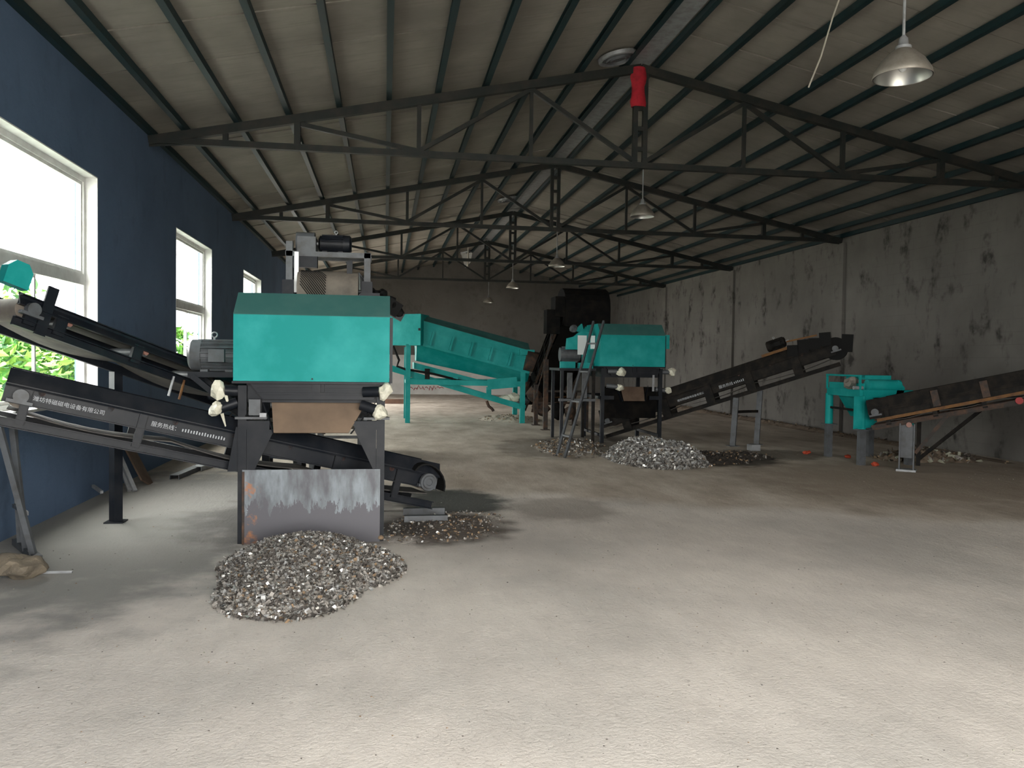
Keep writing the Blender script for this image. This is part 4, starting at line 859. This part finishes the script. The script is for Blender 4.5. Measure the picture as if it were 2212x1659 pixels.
def channel(name, label, a, b, wd, m_):
    a, b = Vector(a), Vector(b); d = (b-a).normalized(); up = Vector((0,0,1)); sd = d.cross(up).normalized(); mb = MB()
    mb.beam(a+up*wd*0.5, b+up*wd*0.5, wd, 0.008); 
    for e_ in (-1, 1): mb.beam(a+sd*e_*wd/2+up*wd*0.25, b+sd*e_*wd/2+up*wd*0.25, 0.008, wd*0.5)
    tag(mb.build(name, m_), label, 'steel channel')
channel('steel_channel', 'dark steel channel offcut on the floor by the left wall', (-2.66,10.98,0.0), (-2.55,12.2,0.0), 0.11, M['grey'])
channel('steel_channel', 'pale steel channel offcut with a bright end by the left wall', (-2.55,11.75,0.0), (-2.42,12.6,0.0), 0.12, M['lgrey'])
tag(MB().beam((-2.96,9.2,0.13),(-3.13,9.45,0.16),0.03,0.03).build('metal_offcut', M['lgrey']), 'short pale metal offcut low against the left wall', 'metal offcut')
tag(MB().box((-2.46,6.32,0.0),(-2.24,6.345,0.012)).build('metal_rod', M['lgrey']), 'thin pale rod on the floor beside the brown stone', 'rod')
j = thing('jug', 'beige plastic jug with blue cap lying on the left window sill', 'jug', (-3.13, 8.2, 1.085))
MB().lathe((-3.15,8.08,1.145), [(0.001,0),(0.05,0.0),(0.06,0.02),(0.06,0.15),(0.03,0.19),(0.03,0.2)], (0,1,0), 16).build('body', M['beige'], j, smooth=40)
MB().lathe((-3.15,8.28,1.145), [(0.03,0),(0.058,0.0),(0.058,0.10),(0.001,0.10)], (0,1,0), 16).build('cap', M['blue'], j, smooth=40)
for i, (x, y, lb) in enumerate(((7.42,13.45,'orange scrap on the floor at the far conveyor leg'), (7.80,12.78,'orange scrap on the floor between the separator legs'), (7.68,11.80,'small orange scrap at the foot of the nearest separator leg'))):
    tag(MB().blob((x,y,0.034),(0.075-0.012*i,0.045,0.035),50+i,0.35,2).build('orange_scrap', M['orangerag']), lb, 'scrap')
tag(MB().box((6.62,13.98,0.0),(6.80,14.16,0.11)).build('concrete_block', M['lgrey']), 'pale block on the floor in front of the middle conveyor leg', 'block')
tag(MB().box((-0.2,28.8,0.0),(0.75,29.0,0.16)).build('timber_beam', M['timber']), 'brown timber beam lying on the floor near the back wall', 'timber')
tag(MB().box((0.70,29.4,0.0),(0.86,29.6,0.34)).build('post_stub', M['grey']), 'short dark post stub beside the brown timber near the back wall', 'post')

# ================================================================== OUTSIDE (seen through the left windows)
struct(MB().box((-60,-40,-0.5),(60,80,-0.25)).build('ground', M['ground']))
def shrub(label, c, r, n, seed, trunk):
    t = thing('tree', label, 'tree', (c[0], c[1], -0.25), 0, 'trees outside the windows'); rg = random.Random(seed); mb = MB()
    for i in range(n):
        while True:
            q = Vector((rg.uniform(-1,1), rg.uniform(-1,1), rg.uniform(-1,1)))
            if 0.25 < q.length < 1: break
        k = 1+0.25*math.sin(q.x*5+seed)+0.2*math.sin(q.z*6)
        p = Vector((c[0]+q.x*r[0]*k, c[1]+q.y*r[1]*k, c[2]+q.z*r[2]*k)); s_ = rg.uniform(0.05,0.10)
        R_ = Matrix.Rotation(rg.uniform(0,6.28),3,'Z') @ Matrix.Rotation(rg.gauss(0,.7),3,'X') @ Matrix.Rotation(rg.gauss(0,.7),3,'Y')
        P = [Vector(v_) for v_ in ((-s_*1.4,0,0),(0,-s_*.6,-.01),(s_*1.4,0,0.0),(0,s_*.6,-.01))]
        mb._add([p+R_ @ v_ for v_ in P], [(0,1,2,3)], rg.choices([0,1,2],[.5,.3,.2])[0])
    me = bpy.data.meshes.new('foliage'); off = Vector(t['_o']); me.from_pydata([tuple(Vector(v_)-off) for v_ in mb.v], [], mb.f)
    for x in (M['leafA'], M['leafB'], M['leafD']): me.materials.append(x)
    me.polygons.foreach_set('material_index', mb.mi); o = bpy.data.objects.new('foliage', me); COL.objects.link(o); o.parent = t; o['kind'] = 'stuff'
    MB().cyl((c[0],c[1],-0.25),(c[0],c[1],c[2]),0.06,0.03,n=8).build('trunk', M['bark'], t)
shrub('leafy green bush outside the near left window, behind the conveyors', (-6.3,14.6,1.15), (1.6,1.9,1.0), 5200, 1, 1)
shrub('tall thin yellow-green sapling outside the near left window', (-7.6,17.9,2.3), (0.6,0.7,1.6), 420, 2, 1)
shrub('low bush outside the near left window at its sill', (-5.5,10.6,0.75), (1.1,1.3,0.75), 3200, 4, 1)
shrub('dark leafy twig outside the second left window', (-4.3,18.2,1.75), (0.35,0.35,0.55), 260, 3, 1)
tag(MB().box((-7.3,20.0,-0.25),(-7.1,27.0,2.6)).build('yard_wall', M['winwhite']), 'white yard wall glimpsed outside the second left window', 'wall')
for o in bpy.data.objects:
    if '_o' in o: del o['_o']
